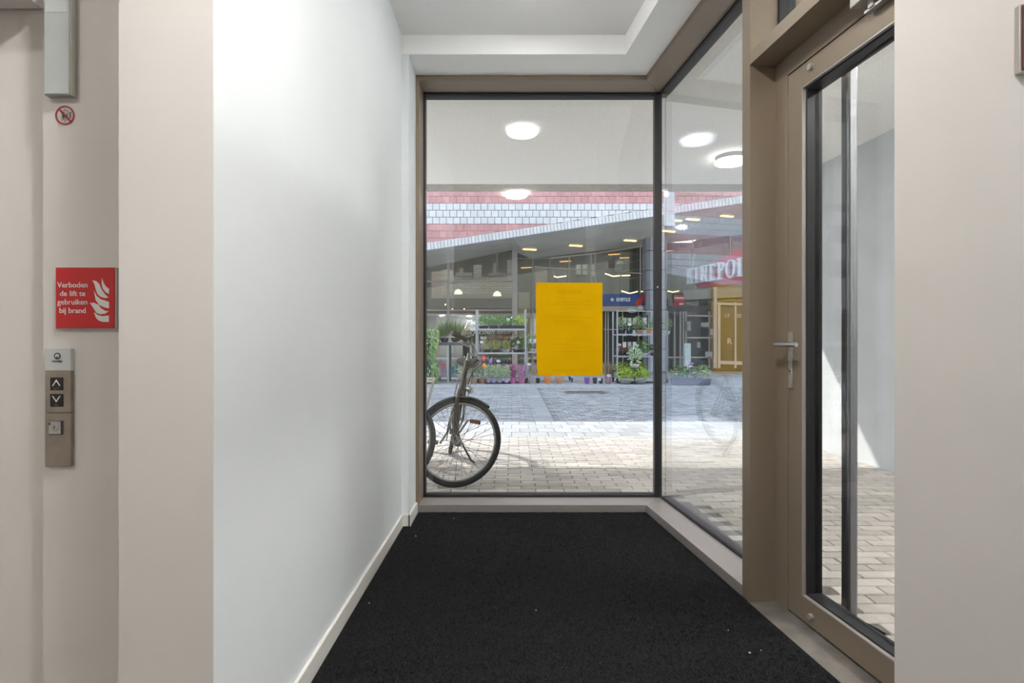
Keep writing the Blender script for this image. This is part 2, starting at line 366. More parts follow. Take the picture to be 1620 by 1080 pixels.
rows = [(.13,.19,.095),(.15,.2,.105),(.33,.39,.115),(.13,.39,.126),(.1,.38,.143),(.31,.38,.155),(.17,.38,.172),(.06,.25,.225),(.2,.39,.232),(.12,.33,.255),(.13,.32,.262),(.17,.36,.275),(.3,.36,.290),(.23,.31,.355),(.1,.38,.37),(.2,.38,.385),(.1,.30,.41),(.25,.37,.425),(.1,.38,.455),(.2,.38,.47),(.06,.38,.575),(.1,.35,.585)]
for a, b, yv in rows:
    q = a
    while q < b: ww = rnd.uniform(.01,.03); ln(q, min(q+ww,b), yv, .0016); q += ww+.003
sub('print', mb, M_ink, ps, kind='stuff')

# ------------------------------------------------------------------ lift panel, signs
YW = 1.275
def Q(px, py): return P(px, py, YW-.01)
M_white_pl = mat('white_plastic', (.60,.64,.63), .3); M_blk = mat('black_button', (.012,.011,.010), .3)
M_pan = mat('warm_steel', (.36,.315,.26), .42, metal=.75, var=.12, vs=25)
M_ltr = mat('white_print', (.85,.85,.82), .5); M_red = mat('sign_red', (.60,.018,.022), .45); M_drk = mat('dark_print', (.05,.05,.055), .5)
a, b = Q(71,551), Q(112,738)
lp = thing('lift_panel', 'narrow steel lift call panel with up and down buttons', 'lift panel', (a.x,YW,b.z))
mid = Q(71,653).z; wt = Q(71,586).z
mb = MB(); mb.box(a.x,b.x,YW-.010,YW,b.z,mid-.0006); sub('lower_plate', mb, M_pan, lp, bev=.001)
mb = MB(); mb.box(a.x,b.x,YW-.010,YW,mid+.0006,wt); sub('upper_plate', mb, M_pan, lp, bev=.001)
mb = MB(); mb.box(a.x,b.x,YW-.010,YW,wt,a.z); cap = sub('cap', mb, M_white_pl, lp, bev=.001)
cx = (a.x+b.x)/2
def wchild(o, par): o.matrix_basis = par.matrix_basis.inverted() @ o.matrix_basis; o.parent = par; return o
zc = Q(90,563).z
mb = MB()
mb.lathe((cx-.001,YW-.0108,zc),[(.0082,0),(.0082,.0006)],24,'y'); e1 = sub('emblem_ring', mb, M_drk, lp)
mb = MB(); mb.lathe((cx-.001,YW-.0112,zc),[(.0052,0),(.0052,.0006)],20,'y'); mb.box(cx-.004,cx+.002,YW-.0112,YW-.0106,zc-.0084,zc-.004); sub('emblem_centre', mb, M_white_pl, lp)
mb = MB(); mb.wallprism([(cx-.005,zc-.0080),(cx+.003,zc-.0080),(cx+.0005,zc-.0010),(cx-.0025,zc-.0010)], YW-.0116, YW-.0112); sub('emblem_wedge', mb, M_drk, lp)
t = text('lettering','Schindler',.0072,M_drk,(cx-.001,YW-.0104,Q(90,572.6).z)); wchild(t, lp)
for nm, py, sgn in (('up_button',607,1),('down_button',633,-1)):
    c = Q(90,py); mb = MB(); mb.box(c.x-.016,c.x+.016,YW-.0115,YW-.009,c.z-.0160,c.z+.0160)
    bt = sub(nm, mb, M_blk, lp, bev=.0015)
    mb = MB(); wv, hv, tk = .0105, .008, .0028
    zt = c.z+.003
    mb.wallprism([(c.x-wv,zt-sgn*hv),(c.x,zt+sgn*hv),(c.x,zt+sgn*(hv-tk*1.5)),(c.x-wv+tk*.9,zt-sgn*hv)], YW-.0122, YW-.0115)
    mb.wallprism([(c.x+wv,zt-sgn*hv),(c.x,zt+sgn*hv),(c.x,zt+sgn*(hv-tk*1.5)),(c.x+wv-tk*.9,zt-sgn*hv)], YW-.0122, YW-.0115)
    ar = obj('arrow', mb, M_ltr, bt)
    mb = MB()
    for q in range(4):
        for r in range(2):
            if (q*3+r*5+sgn) % 4: mb.lathe((c.x-.005+q*.0032,YW-.0121,c.z-.0105-r*.0026),[(.0006,0),(.0007,.0006)],5,'y')
    obj('braille', mb, M_alu, bt)
c = Q(89,676); mb = MB(); mb.box(c.x-.017,c.x+.017,YW-.0125,YW-.009,c.z-.0170,c.z+.0170); kk = sub('key_switch', mb, M_drk, lp, bev=.001)
mb = MB(); mb.box(c.x-.0155,c.x+.0135,YW-.0135,YW-.0125,c.z-.0155,c.z+.0155); obj('switch_face', mb, M_steel, kk)
mb = MB(); mb.lathe((c.x,YW-.0155,c.z+.001),[(.0085,0),(.0095,.0015)],18,'y'); obj('key_ring', mb, M_alu, kk, smooth=True)
mb = MB(); mb.box(c.x-.001,c.x+.001,YW-.0158,YW-.0154,c.z-.003,c.z+.005); mb.box(c.x-.0145,c.x-.0120,YW-.0140,YW-.0134,c.z+.006,c.z+.013); obj('key_slot', mb, M_blk, kk)

# red lift sign
a, b = Q(88,423), Q(181,519)
ls = thing('safety_sign', 'red square lift fire sign with white flames and Dutch text', 'sign', (a.x,YW,b.z))
mb = MB(); mb.box(a.x,b.x+.003,YW-.008,YW,b.z-.002,a.z); sub('edge', mb, mat('sign_edge', (.55,.5,.47), .5), ls)
mb = MB(); mb.box(a.x,b.x,YW-.010,YW-.008,b.z,a.z); sub('plate', mb, M_red, ls, bev=.0005)
for i, s_ in enumerate(('Verboden','de lift te','gebruiken','bij brand')):
    p = Q(115, 454.5+13.5*i); t = text('lettering', s_, .0188, M_ltr, (p.x,YW-.0104,p.z), bold=.0001, sx=1.0); wchild(t, ls)
def zp(zx, zy): # pixels of the 3x zoom crop that starts at (60,400)
    p = P(60+zx/3., 400+zy/3., YW-.01); return (p.x, p.z)
mb = MB()
for fl in ([(305,120),(312,140),(322,158),(338,170),(338,195),(322,186),(308,168),(303,145)],
           [(260,130),(276,133),(292,148),(302,172),(318,195),(336,212),(318,214),(298,208),(284,196),(276,176),(270,150)],
           [(267,181),(280,205),(300,220),(338,232),(338,263),(315,258),(292,246),(275,224)],
           [(245,238),(266,236),(288,246),(300,262),(318,274),(336,277),(318,288),(296,291),(278,284),(264,262),(254,246)],
           [(267,281),(284,294),(306,300),(337,296),(337,327),(308,327),(288,320),(275,306)]):
    mb.wallprism([zp(*q) for q in fl], YW-.0107, YW-.010)
sub('flames', mb, M_ltr, ls)
# round no-lift-in-fire pictogram
c = Q(98,180); rr = 15.2/810*YW
pg = thing('prohibition_sticker', 'small round no lift in fire sticker under the wall display', 'sticker', (c.x,YW,c.z))
mb = MB(); mb.lathe((c.x,YW-.0012,c.z),[(rr,0),(rr,.0012)],36,'y'); sub('disc', mb, mat('sticker_white', (.62,.60,.57), .5), pg)
mb = MB(); vs = []; nseg = 40
for q in range(nseg):
    t = 2*math.pi*q/nseg
    for r2 in (rr, rr*.84):
        for y2 in (YW-.0020, YW-.0012): vs.append((c.x+r2*math.cos(t), y2, c.z+r2*math.sin(t)))
fs = []
for q in range(nseg):
    A, B = q*4, ((q+1)%nseg)*4
    fs += [(A,B,B+2,A+2),(A+2,B+2,B+3,A+3),(A,A+1,B+1,B)]
mb.add(vs, fs)
dd = rr*.92*.707; o_ = rr*.06
mb.wallprism([(c.x-dd-o_,c.z+dd-o_),(c.x-dd+o_,c.z+dd+o_),(c.x+dd+o_,c.z-dd+o_),(c.x+dd-o_,c.z-dd-o_)], YW-.0024, YW-.0018)
sub('red_ring', mb, mat('dark_red_print', (.38,.02,.025), .5), pg)
mb = MB(); Y0, Y1 = YW-.0017, YW-.0012; u = rr/15.
def bx(x, z, w_, h_): mb.box(c.x+x*u, c.x+(x+w_)*u, Y0, Y1, c.z+z*u, c.z+(z+h_)*u)
bx(-5,-7,.5,14); bx(4.5,-7,.5,14); bx(-5,-7.2,10,.5); bx(-5,6.8,10,.5); bx(-.2,7,.4,3.5); bx(-.2,-10.5,.4,3.5)
bx(-2.9,-5.5,1.8,6.5); bx(-3.5,-2,3,4.5); bx(1.2,-5,1.5,5); bx(.6,-2.5,2.7,3.5)
mb.lathe((c.x-2*u,Y0,c.z+4.2*u),[(1.1*u,0),(1.1*u,.0005)],8,'y'); mb.lathe((c.x+2*u,Y0,c.z+2.6*u),[(.9*u,0),(.9*u,.0005)],8,'y')
for q in range(4):
    z = 4-q*2.6; mb.wallprism([(c.x+6.3*u,c.z+z*u),(c.x+9.8*u,c.z+(z+1.6)*u),(c.x+9.2*u,c.z+(z-.3)*u),(c.x+7*u,c.z+(z-1)*u)], Y0, Y1)
sub('pictogram', mb, M_blk, pg)
# wall display above
a, b = Q(77,-60), Q(115,152)
wd = thing('wall_display', 'slim pale grey lift display box mounted high on the wall', 'display', (a.x,YW,b.z))
mb = MB(); mb.box(a.x-.004,b.x+.003,YW-.018,YW,b.z-.001,a.z); sub('housing', mb, M_alu, wd, bev=.001)
mb = MB(); mb.box(a.x,b.x,YW-.022,YW-.018,b.z,a.z); sub('cover_glass', mb, mat('pale_glass_cover', (.50,.55,.54), .15), wd, bev=.0008)
mb = MB(); mb.box(a.x+.003,b.x-.003,YW-.0225,YW-.022,Q(0,24).z,a.z); sub('screen', mb, mat('pale_screen', (.56,.61,.60), .15), wd)
# red framed box on the right wall
a = P(1613,8,1.09); b = P(1613,113,1.09)
rb = thing('fire_alarm_box', 'dark red alarm box cut off by the right picture edge', 'alarm box', (a.x,1.1,b.z))
mb = MB(); mb.box(a.x-.003,a.x+.12,1.085,1.1,b.z-.004,a.z); sub('back_box', mb, M_steel, rb, bev=.003)
mb = MB(); mb.box(a.x,a.x+.115,1.07,1.085,b.z,a.z); sub('cover', mb, mat('dull_red', (.26,.07,.08), .4), rb, bev=.005)
# scuff marks
M_scuff = mat('scuff', (.22,.2,.18), .9)
for (sx_, sy_, ex, ey, Yv) in ((272,747,277,738,1.11),(324,1005,331,1000,1.11),(670,0,670,0,0)):
    if not Yv: continue
    p, q = P(sx_,sy_,Yv), P(ex,ey,Yv); mb = MB()
    mb.tube([(p.x,Yv-.0004,p.z),((p.x+q.x)/2+.001,Yv-.0006,(p.z+q.z)/2),(q.x,Yv-.0004,q.z)],[.0002,.0008,.0002],4)
    obj('scuff_mark', mb, M_scuff, bpy.data.objects['wall_left'])

# ------------------------------------------------------------------ lamps
def em(name, c, s): return mat(name, (.9,.9,.9), .5, emit=c, es=s)
M_lamp = em('lamp_diffuser', (1,.97,.935), LAMP_E); M_fillB = em('added_fill_back', (1,.95,.90), LAMP_E*.38)
def ceiling_lamp(x, y, z, r, m, lb, grp=None, base=.022):
    t = thing('ceiling_lamp', lb, 'lamp', (x,y,z), group=grp)
    mb = MB(); mb.lathe((0,0,0),[(r*.9,-base),(r*.97,-base+.004),(r*.97,0)],40); obj('lamp_base', mb, mat('lamp_base_grey', (.30,.30,.30), .5), t, smooth=True)
    mb = MB(); mb.lathe((0,0,0),[(r*.72,-base-.026),(r*.93,-base-.021),(r,-base-.012),(r,-base)],40); obj('diffuser', mb, m, t, smooth=True)
    return t
ceiling_lamp(.09,2.47,CEIL,.133,em('lamp_diffuser_dim', (1,.985,.97), 16),'round white ceiling lamp nearest the end window, seen mirrored in its glass',base=.006)
ceiling_lamp(.05,.60,CEIL,.133,M_lamp,'round white ceiling lamp overhead, its mirror image lower in the window',base=.012)
ceiling_lamp(1.75,-1.3,CEIL,.133,em('added_fill_right', (1,.95,.9), 50),'added unseen ceiling lamp behind the viewer on the right',base=.006)  # added out of view to brighten the walls facing the viewer
ceiling_lamp(-1.75,-.6,CEIL,.133,M_fillB,'added unseen ceiling lamp behind the viewer on the left',base=.006)  # extra fill behind the viewer, added for the recessed wall strips

# ------------------------------------------------------------------ canopy and the building above it
CZ = 2.844
mb = MB(); mb.prism([(-9,3.47),(OC[0]-.02,3.47),RL(0,.26),RL(2.05,.26),(1.24,0.6),(5.2,.6),(5.2,5.74),(-9,5.74)], CZ, CZ+.35)
obj('canopy_ceiling', mb, M_stucco, kind='structure', label='rough plaster ceiling of the canopy outside')
mb = MB(); mb.box(-9,12,5.745,6.2,2.892,3.2); obj('canopy_edge', mb, M_concrete, kind='structure', label='concrete edge strip of the canopy')
mb = MB(); mb.box(5.2,12,.6,5.74,CZ,3.2); obj('canopy_ceiling_far', mb, M_stucco, kind='structure')
ceiling_lamp(2.085,4.88,CZ,.142,em('canopy_diffuser', (1,.98,.95), 13),'white round canopy lamp with grey rim behind the side window',base=.045)
ceiling_lamp(-2.9,4.2,CZ,.142,em('added_canopy_fill_mid', (1,.98,.96), 280),'added unseen canopy lamp just left of the bicycles',base=.045)  # added out of view to lift the brightness under the canopy
ceiling_lamp(-4.6,4.88,CZ,.142,em('added_canopy_fill_far', (1,.98,.96), 260),'added unseen canopy lamp furthest left, past the bicycles',base=.045)  # second lamp added out of view, also lighting the canopy area
ceiling_lamp(2.3,1.9,CZ,.142,em('added_canopy_fill_near', (1,.98,.95), 210),'added unseen canopy lamp outside above the glass door',base=.045)  # added out of view to brighten the passage and outdoor wall
# outer render wall at right, seen through the door
def wx(Y): return 3.07+.095*(5.18-Y)
mb = MB(); mb.prism([(wx(6.15),6.15),(wx(.6),.6),(wx(.6)+.4,.6),(wx(6.15)+.4,6.15)], -.02, CZ+.01)
obj('wall_outdoor', mb, M_plasterO, kind='structure', label='pale rendered wall across the passage outside the door')
mb = MB(); mb.prism([(1.25,1.3),(1.3,.6),(3.6,.6),(3.6,.7)], -.02, CZ); obj('wall_passage_end', mb, M_plasterO, kind='structure')
mb = MB(); mb.box(-9,-1.0,3.3,3.47,-.02,CZ+.02); obj('wall_outdoor_left', mb, M_plasterO, kind='structure')
mb = MB(); mb.box(3.75,16,5.2,5.6,-.02,CZ); obj('wall_sky_blocker', mb, mat('sky_blocker_dark', (.07,.075,.08), .3), kind='structure')  # unseen dark wall, added so the right glazing does not mirror sky
mb = MB(); mb.box(-16,-9.0,5.2,5.6,-.02,3.2); obj('wall_sky_blocker_left', mb, mat('sky_blocker_dark', (.07,.075,.08)), kind='structure')  # unseen counterpart at the left, added against mirrored sky
mb = MB(); mb.box(-24,-20,2,30,0,9); mb.box(-20,-16,5.2,5.6,0,3.2); obj('building_sky_blocker', mb, mat('sky_blocker_brown', (.20,.17,.14), .9, var=.2, vs=3), kind='structure', label='added dark block at the left, keeping sky out of reflections')  # unseen block added to keep bright sky out of the shop glass
# upper storeys (mirrored in the shop fronts)
M_bk1 = mat('pink_brick', (.50,.33,.27), .9, var=.2, vs=30); M_bk2 = mat('grey_brick', (.52,.50,.46), .9, var=.2, vs=30)
M_pnl = mat('olive_panel', (.17,.17,.14), .7); M_dgl = mat('dark_glazing', (.05,.06,.06), .1)
up = thing('building_upper_storeys', 'brick upper storeys above the canopy', None, (0,6.2,3.2), kind='structure')
mb = MB(); mb.box(-16,16,6.24,6.6,3.2,12.5); sub('core_wall', mb, M_pnl, up)
mb = MB(); mb.box(-16,16,6.16,6.24,3.95,4.7); mb.box(-16,16,6.16,6.24,8.0,8.9); mb.box(-16,16,6.16,6.24,11.2,12.5)
sub('brick_band', mb, M_bk2, up)
x = -15
k = 0
while x < 15:
    mb = MB(); mb.box(x,x+.55,6.12,6.24,3.95,12.5); sub('brick_pier', mb, M_bk1 if k % 3 == 1 else M_bk2, up)
    for zb in (4.95,9.1):
        mb = MB(); mb.box(x+.62,x+2.0,6.10,6.24,zb-.22,zb-.12); mb.box(x+.9,x+.97,6.18,6.24,zb,zb+2.0); mb.box(x+.6,x+2.05,6.2,6.245,zb-.1,zb)
        f = sub('window_frame', mb, M_bronze2, up)
        mb = MB(); mb.box(x+.6,x+2.05,6.23,6.25,zb,zb+2.0); obj('pane', mb, M_dgl, f)
    x += 2.1; k += 1

# ------------------------------------------------------------------ ground outside
M_bedding = mat('joint_sand', (.16,.15,.14), .95, var=.2, vs=30)
gr = thing('street_ground', 'paved street and footpath outside', None, (0,0,-.02), kind='structure')
mb = MB(); mb.prism([(-30,3.48),(OC[0],3.48),RL(0,.24),RL(2.05,.24),(1.35,.5),(30,.5),(30,40),(-30,40)], -.3, -.006); sub('bedding', mb, M_bedding, gr)
M_br = mat('clinker_brick', (.45,.415,.38), .85, var=.10, vs=14, bump=.4, bs=80, var2=.16)
BL, BW = .205, .0745
def brick_mesh(w_, d_, name, m, hgt=.03, ch=.003):
    mb = MB(); mb.add([(0,0,-hgt),(w_,0,-hgt),(w_,d_,-hgt),(0,d_,-hgt),(0,0,-ch),(w_,0,-ch),(w_,d_,-ch),(0,d_,-ch),(ch,ch,0),(w_-ch,ch,0),(w_-ch,d_-ch,0),(ch,d_-ch,0)],
      [(0,1,5,4),(1,2,6,5),(2,3,7,6),(3,0,4,7),(4,5,9,8),(5,6,10,9),(6,7,11,10),(7,4,8,11),(8,9,10,11)])
    return mb
proto = brick_mesh(BL-.006, BW-.006, 'brick', M_br).mesh('brick', M_br)
def inside_hall(x, y):
    if y < 3.50 and x < OC[0]: return True
    s = (Vector((x-OX, y-OY))).dot(DV); t = (Vector((x-OX, y-OY))).dot(NV)
    return (t < .25 and y < 3.56)
cells = []
row = 0; y = 1.0
while y < 5.83:
    x = -7 + (BL/2 if row % 2 else 0)
    while x < 7:
        if not inside_hall(x-.01, y+.02) and not inside_hall(x+.1, y) and x < wx(y)-.0 and not (y < 1.5 and x < 1.5): cells.append((x,y))
        x += BL
    y += BW; row += 1
def px_of(x, y): return 810+810*x/y, 540+810*CH/y
vis = []
for c in cells:
    u_, v_ = px_of(c[0]+.1, c[1]+.03)
    if (672 < u_ < 1036 and v_ < 786) or (1048 < u_ < 1172) or (1292 < u_ < 1413 and v_ < 1030): vis.append(c)
vis.sort(key=lambda c: c[1]); near = set(vis[:300])
rest = MB()
for c in cells:
    z = rnd.uniform(-.0015,.0015)
    if c in near:
        o = bpy.data.objects.new('brick', proto); COL.objects.link(o); o.parent = gr; o.location = (c[0],c[1],z+.02)
    else:
        rest.T = Matrix.Translation((c[0],c[1],z))
        b_ = brick_mesh(BL-.006, BW-.006, '', None); rest.add(b_.v, b_.f); rest.T = None
sub('brick_field', rest, M_br, gr, kind='stuff')
M_slab = mat('kerb_slab', (.34,.34,.335), .85, var=.1, vs=9, bump=.3, bs=60, var2=.14)
slab = brick_mesh(.205, .265, 'kerb_slab', M_slab).mesh('kerb_slab', M_slab)
rest = MB()
for j in range(4):
    for i in range(-40, 50):
        x, y = i*.212+(.1 if j % 2 else 0), 5.835+j*.27
        if -1.4 < x < 3.6: 
            o = bpy.data.objects.new('kerb_slab', slab); COL.objects.link(o); o.parent = gr; o.location = (x,y,.02+rnd.uniform(-.001,.001))
        else:
            rest.T = Matrix.Translation((x,y,0)); b_ = brick_mesh(.205,.265,'',None); rest.add(b_.v,b_.f); rest.T = None
sub('kerb_field', rest, M_slab, gr, kind='stuff')
M_sett = mat('blue_sett', (.25,.255,.26), .75, var=.15, vs=8, bump=.6, bs=40, var2=.28)
M_lane = mat('grey_lane_slab', (.24,.25,.255), .7, var=.1, vs=6, var2=.08)
rest = MB(); y = 6.93; row = 0
while y < 11.9:
    x = -9+(.07*(row % 2))
    while x < 13:
        if not (.30 < x < .58) and not (1.12 < x < 2.0 and 10.6 < y < 11.15):
            w_ = .136 if x > .5 else .19
            rest.T = Matrix.Translation((x,y,rnd.uniform(-.004,.004))); b_ = brick_mesh(w_-.010,.091,'',None,ch=.004); rest.add(b_.v,b_.f); rest.T = None
            x += w_
        else: x += .14
    y += .10; row += 1
sub('sett_field', rest, M_sett, gr, kind='stuff')
lane = brick_mesh(.27, .49, 'lane', M_lane).mesh('lane_slab', M_lane)
for i in range(10):
    o = bpy.data.objects.new('lane_slab', lane); COL.objects.link(o); o.parent = gr; o.location = (.305,6.93+i*.5,.02)
M_walk = mat('pavement_slab', (.28,.28,.28), .8, var=.1, vs=5, var2=.10)
rest = MB()
for j in range(22):
    for i in range(-30, 50):
        rest.T = Matrix.Translation((i*.302+(.15 if j%2 else 0), 11.93+j*.302, .004)); b_ = brick_mesh(.295,.295,'',None); rest.add(b_.v,b_.f); rest.T = None
sub('pavement_slabs', rest, M_walk, gr, kind='stuff')
dg = thing('drain_grate', 'rusty rectangular drain grate set in the street setts', 'drain', (1.55,10.87,0))
M_rust = mat('rusty_iron', (.16,.12,.10), .7, metal=.4)
mb = MB(); mb.box(1.13,1.97,10.62,10.66,-.004,.006); mb.box(1.13,1.97,11.08,11.12,-.004,.006); mb.box(1.13,1.16,10.62,11.12,-.004,.006); mb.box(1.94,1.97,10.62,11.12,-.004,.006); sub('grate_frame', mb, M_rust, dg)
for i in range(15):
    mb = MB(); mb.box(1.18+i*.051,1.205+i*.051,10.66,11.08,-.004,.004); sub('bar', mb, M_rust, dg)

# ------------------------------------------------------------------ tiled facade across the street
FY = 15.0; T = .2024; ZB = 5.126
def ez(x): return 3.728+.1492*(x+2.63)      # lower edge of the slanted brick course
fac = thing('building_facade', 'pink and white tiled facade across the street', None, (0,FY,3), kind='structure')
M_pink = mat('pink_tile', (.66,.34,.33), .55, var=.08, vs=6, var2=.10); M_wt = mat('white_tile', (.78,.77,.77), .45, var=.06, vs=6, var2=.07)
M_grp = mat('pale_grout', (.72,.62,.60), .9)
mb = MB(); mb.wallprism([(-14,ez(-14)+.03),(13,ez(13)+.03),(13,11.7),(-14,11.7)], FY+.012, FY+.6); sub('backing_wall', mb, M_grp, fac)
mb = MB()
for j in (-9,-3,3,9,15):
    zlo, zhi = ZB+j*T, ZB+(j+3)*T
    for i in range(54):
        xa_, xb_ = -14+i*.5, -13.5+i*.5
        if zhi > ez(xb_)+.25: mb.box(xa_, xb_, FY+.008, FY+.012, max(zlo, ez(xb_)+.2), zhi)
sub('dark_grout', mb, mat('dark_grout', (.16,.16,.17), .9), fac, kind='stuff')
def clipline(poly):
    out = []
    f = lambda p: p[1]-(ez(p[0])+.235)
    for i in range(len(poly)):
        a_, b_ = poly[i], poly[(i+1) % len(poly)]; fa, fb = f(a_), f(b_)
        if fa >= 0: out.append(a_)
        if (fa >= 0) != (fb >= 0): t = fa/(fa-fb); out.append((a_[0]+(b_[0]-a_[0])*t, a_[1]+(b_[1]-a_[1])*t))
    return out
g_ = .008; cnt = 0
tm = {}
for nm, m in (('pink', M_pink), ('white', M_wt)):
    mb = MB(); mb.wallprism([(g_,g_),(T-g_,g_),(T-g_,T-g_),(g_,T-g_)], -.006, .012); tm[nm] = mb.mesh(nm+'_tile', m)
bulk = {'pink': MB(), 'white': MB()}
for j in range(-13, 12):
    z = ZB+j*T
    colr = 'white' if (j % 6) in (3,4,5) else 'pink'
    for i in range(-60, 60):
        x = i*T+(T/2 if j % 2 else 0)
        if z+T < ez(x)+.2 or x > 12 or x < -13: continue
        poly = clipline([(x+g_,z+g_),(x+T-g_,z+g_),(x+T-g_,z+T-g_),(x+g_,z+T-g_)])
        if len(poly) < 3: continue
        full = z+g_ >= max(ez(x),ez(x+T))+.235
        u_ = 810+54*x; v_ = 540-54*(z+T-CH)
        show = 660 < u_ < 1172 and v_+11 > 303
        if show and cnt < 300:
            cnt += 1
            if full:
                o = bpy.data.objects.new('tile', tm[colr]); COL.objects.link(o); o.parent = fac; o.location = (x,0,z-3)
            else:
                mb = MB(); mb.wallprism(poly, FY-.006, FY+.012); sub('tile', mb, M_pink if colr == 'pink' else M_wt, fac)
        else: bulk[colr].wallprism(poly, FY-.006, FY+.012)
sub('pink_tile_field', bulk['pink'], M_pink, fac, kind='stuff'); sub('white_tile_field', bulk['white'], M_wt, fac, kind='stuff')
mb = MB(); mb.wallprism([(-13.9,ez(-13.9)+.01),(12.8,ez(12.8)+.01),(12.8,ez(12.8)+.2),(-13.9,ez(-13.9)+.2)], FY-.012, FY+.05); sub('edge_joint', mb, mat('dark_grout', (.16,.16,.17)), fac)
mb = MB(); x = -13.9
while x < 12.8:   # soldier course along the slanted edge
    a_ = .013; mb.wallprism([(x,ez(x)),(x+.1-a_,ez(x+.1)),(x+.1-a_-.02,ez(x+.1)+.205),(x-.02,ez(x)+.205)], FY-.03, FY+.1); x += .1003
sub('edge_bricks', mb, M_wt, fac, kind='stuff')
# quoin stub that hangs in front of the facade
mb = MB()
mb.box(4.445,4.745,FY-.06,FY+.02,4.46,4.87); mb.box(4.445,4.745,FY-.06,FY+.02,4.885,5.45); sub('quoin_blocks', mb, M_wt, fac)

# soffit and glazing line
SG = 19.3
def gz(x):
    if x < .1: return max(2.4, 4.53+.2*(x-.1))
    return 4.22+.113*(x-.83) if x > .1 else 0
M_soff = mat('soffit_grey', (.74,.72,.63), .8, var=.08, vs=1.2, spec=.3)
mb = MB(); xs = [-14+i*.7 for i in range(40)]
vs = []
for x in xs: vs += [(x,FY+.08,ez(x)+.02),(x,SG,gz(x)),(x,SG,gz(x)+.3),(x,FY+.08,ez(x)+.32)]
fs = []
for i in range(len(xs)-1):
    A, B = i*4, (i+1)*4; fs += [(A,A+1,B+1,B),(A+1,A+2,B+2,B+1),(A+2,A+3,B+3,B+2),(A+3,A,B,B+3)]
mb.add(vs, fs); obj('soffit', mb, M_soff, kind='structure', label='grey slanted soffit over the shop fronts')
def soff(x, y): t = (y-FY)/(SG-FY); return (ez(x)+.02)*(1-t)+gz(x)*t
M_or = em('orange_tube', (1,.55,.12), 2.6); M_wm = em('warm_tube', (1,.75,.42), 3.0)
for px_, py_, Yl in ((838,384,17.2),(911,387,17.6),(997,388,17.9),(1068,354,15.8),(1096,352,16.0),(1058,375,17.2),(1150,346,16.2)):
    x = (px_-810)/810*Yl; z = soff(x, Yl)-.05
    t = thing('soffit_lamp', None, 'lamp', (x,Yl,z), (0,0,R(20)), group='orange tube lamps under the slanted soffit')
    t['label'] = {838:'orange soffit tube lamp furthest left, above the white column',911:'orange soffit tube lamp above the yellow notice',997:'orange soffit tube lamp beside the block pillar, left of the corner joint',
      1068:'orange soffit tube lamp nearest the white edge bricks behind the side window',1096:'orange soffit tube lamp right of its neighbour near the hanging white quoin',1058:'lowest orange soffit tube lamp left behind the side window',1150:'rightmost orange soffit tube lamp beside the bronze post'}[px_]
    mb = MB(); mb.box(-.24,.24,-.06,.06,.02,.06); obj('housing', mb, M_soff, t)
    mb = MB(); mb.box(-.23,.23,-.05,.05,-.01,.02); obj('diffuser', mb, M_or, t)

# shop interior shell
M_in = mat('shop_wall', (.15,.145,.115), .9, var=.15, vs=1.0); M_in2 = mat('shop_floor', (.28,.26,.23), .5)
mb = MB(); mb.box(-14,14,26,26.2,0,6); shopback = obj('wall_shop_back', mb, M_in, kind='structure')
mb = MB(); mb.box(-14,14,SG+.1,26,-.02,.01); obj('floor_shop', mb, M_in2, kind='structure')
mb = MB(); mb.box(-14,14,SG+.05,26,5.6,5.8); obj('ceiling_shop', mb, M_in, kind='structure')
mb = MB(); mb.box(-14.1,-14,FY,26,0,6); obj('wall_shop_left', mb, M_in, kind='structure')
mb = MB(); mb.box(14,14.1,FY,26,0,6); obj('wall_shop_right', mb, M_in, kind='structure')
for lx, lb in ((-9,'added light panel on the flower shop ceiling, far left'),(-3.2,'added light panel on the ceiling above the bell pendants'),(2.5,'added light panel on the cinema ceiling above the stair'),(7.5,'added light panel on the cinema ceiling beyond the block pillar')):  # glowing panels added above the glass to brighten the shop interiors
    t = thing('added_fill_panel', lb, 'lamp', (lx,22.5,5.59), group='added light panels on the shop ceilings')
    mb = MB(); mb.box(-.65,.65,-.65,.65,-.04,.0); obj('housing', mb, M_ceil, t); mb = MB(); mb.box(-.6,.6,-.6,.6,-.05,-.04); obj('diffuser', mb, em('panel_lamp', (1,.93,.8), 5), t)
M_wf = mat('cream_frame', (.62,.56,.50), .5); M_wf2 = mat('grey_frame', (.42,.42,.40), .5)
sf = thing('window_4', 'tall flower shop front under the slanted soffit', None, (-1,SG,0), kind='structure')
def G(px_, py_, Y=SG): p = P(px_, py_, Y); return p.x, p.z
def bar(px0, py0, px1, py1, wd, m, root, nm='frame_bar', dp=.08, Y=SG):
    if nm != 'mullion' and nm != 'door_post': dp *= .85
    (x0_, z0_), (x1_, z1_) = G(px0,py0,Y), G(px1,py1,Y); d = Vector((x1_-x0_, z1_-z0_)).normalized(); n_ = Vector((-d.y, d.x))*wd/2
    mb = MB(); mb.wallprism([(x0_+n_.x,z0_+n_.y),(x1_+n_.x,z1_+n_.y),(x1_-n_.x,z1_-n_.y),(x0_-n_.x,z0_-n_.y)], Y-dp/2, Y+dp/2)
    return sub(nm, mb, m, root)
bar(709,415,709,585,.07,M_wf,sf,'mullion'); bar(640,445,812,445,.06,M_wf,sf,'rail'); bar(640,490.5,812,490.5,.06,M_wf,sf,'rail')
bar(640,427,812,394.5,.035,M_wf,sf,'rail'); bar(640,584,812,584,.06,M_wf2,sf,'rail'); bar(600,430,600,585,.07,M_wf,sf,'mullion'); bar(540,440,540,585,.07,M_wf,sf,'mullion'); bar(400,460,640,427,.035,M_wf,sf,'rail'); bar(400,490.5,640,490.5,.06,M_wf,sf,'rail')
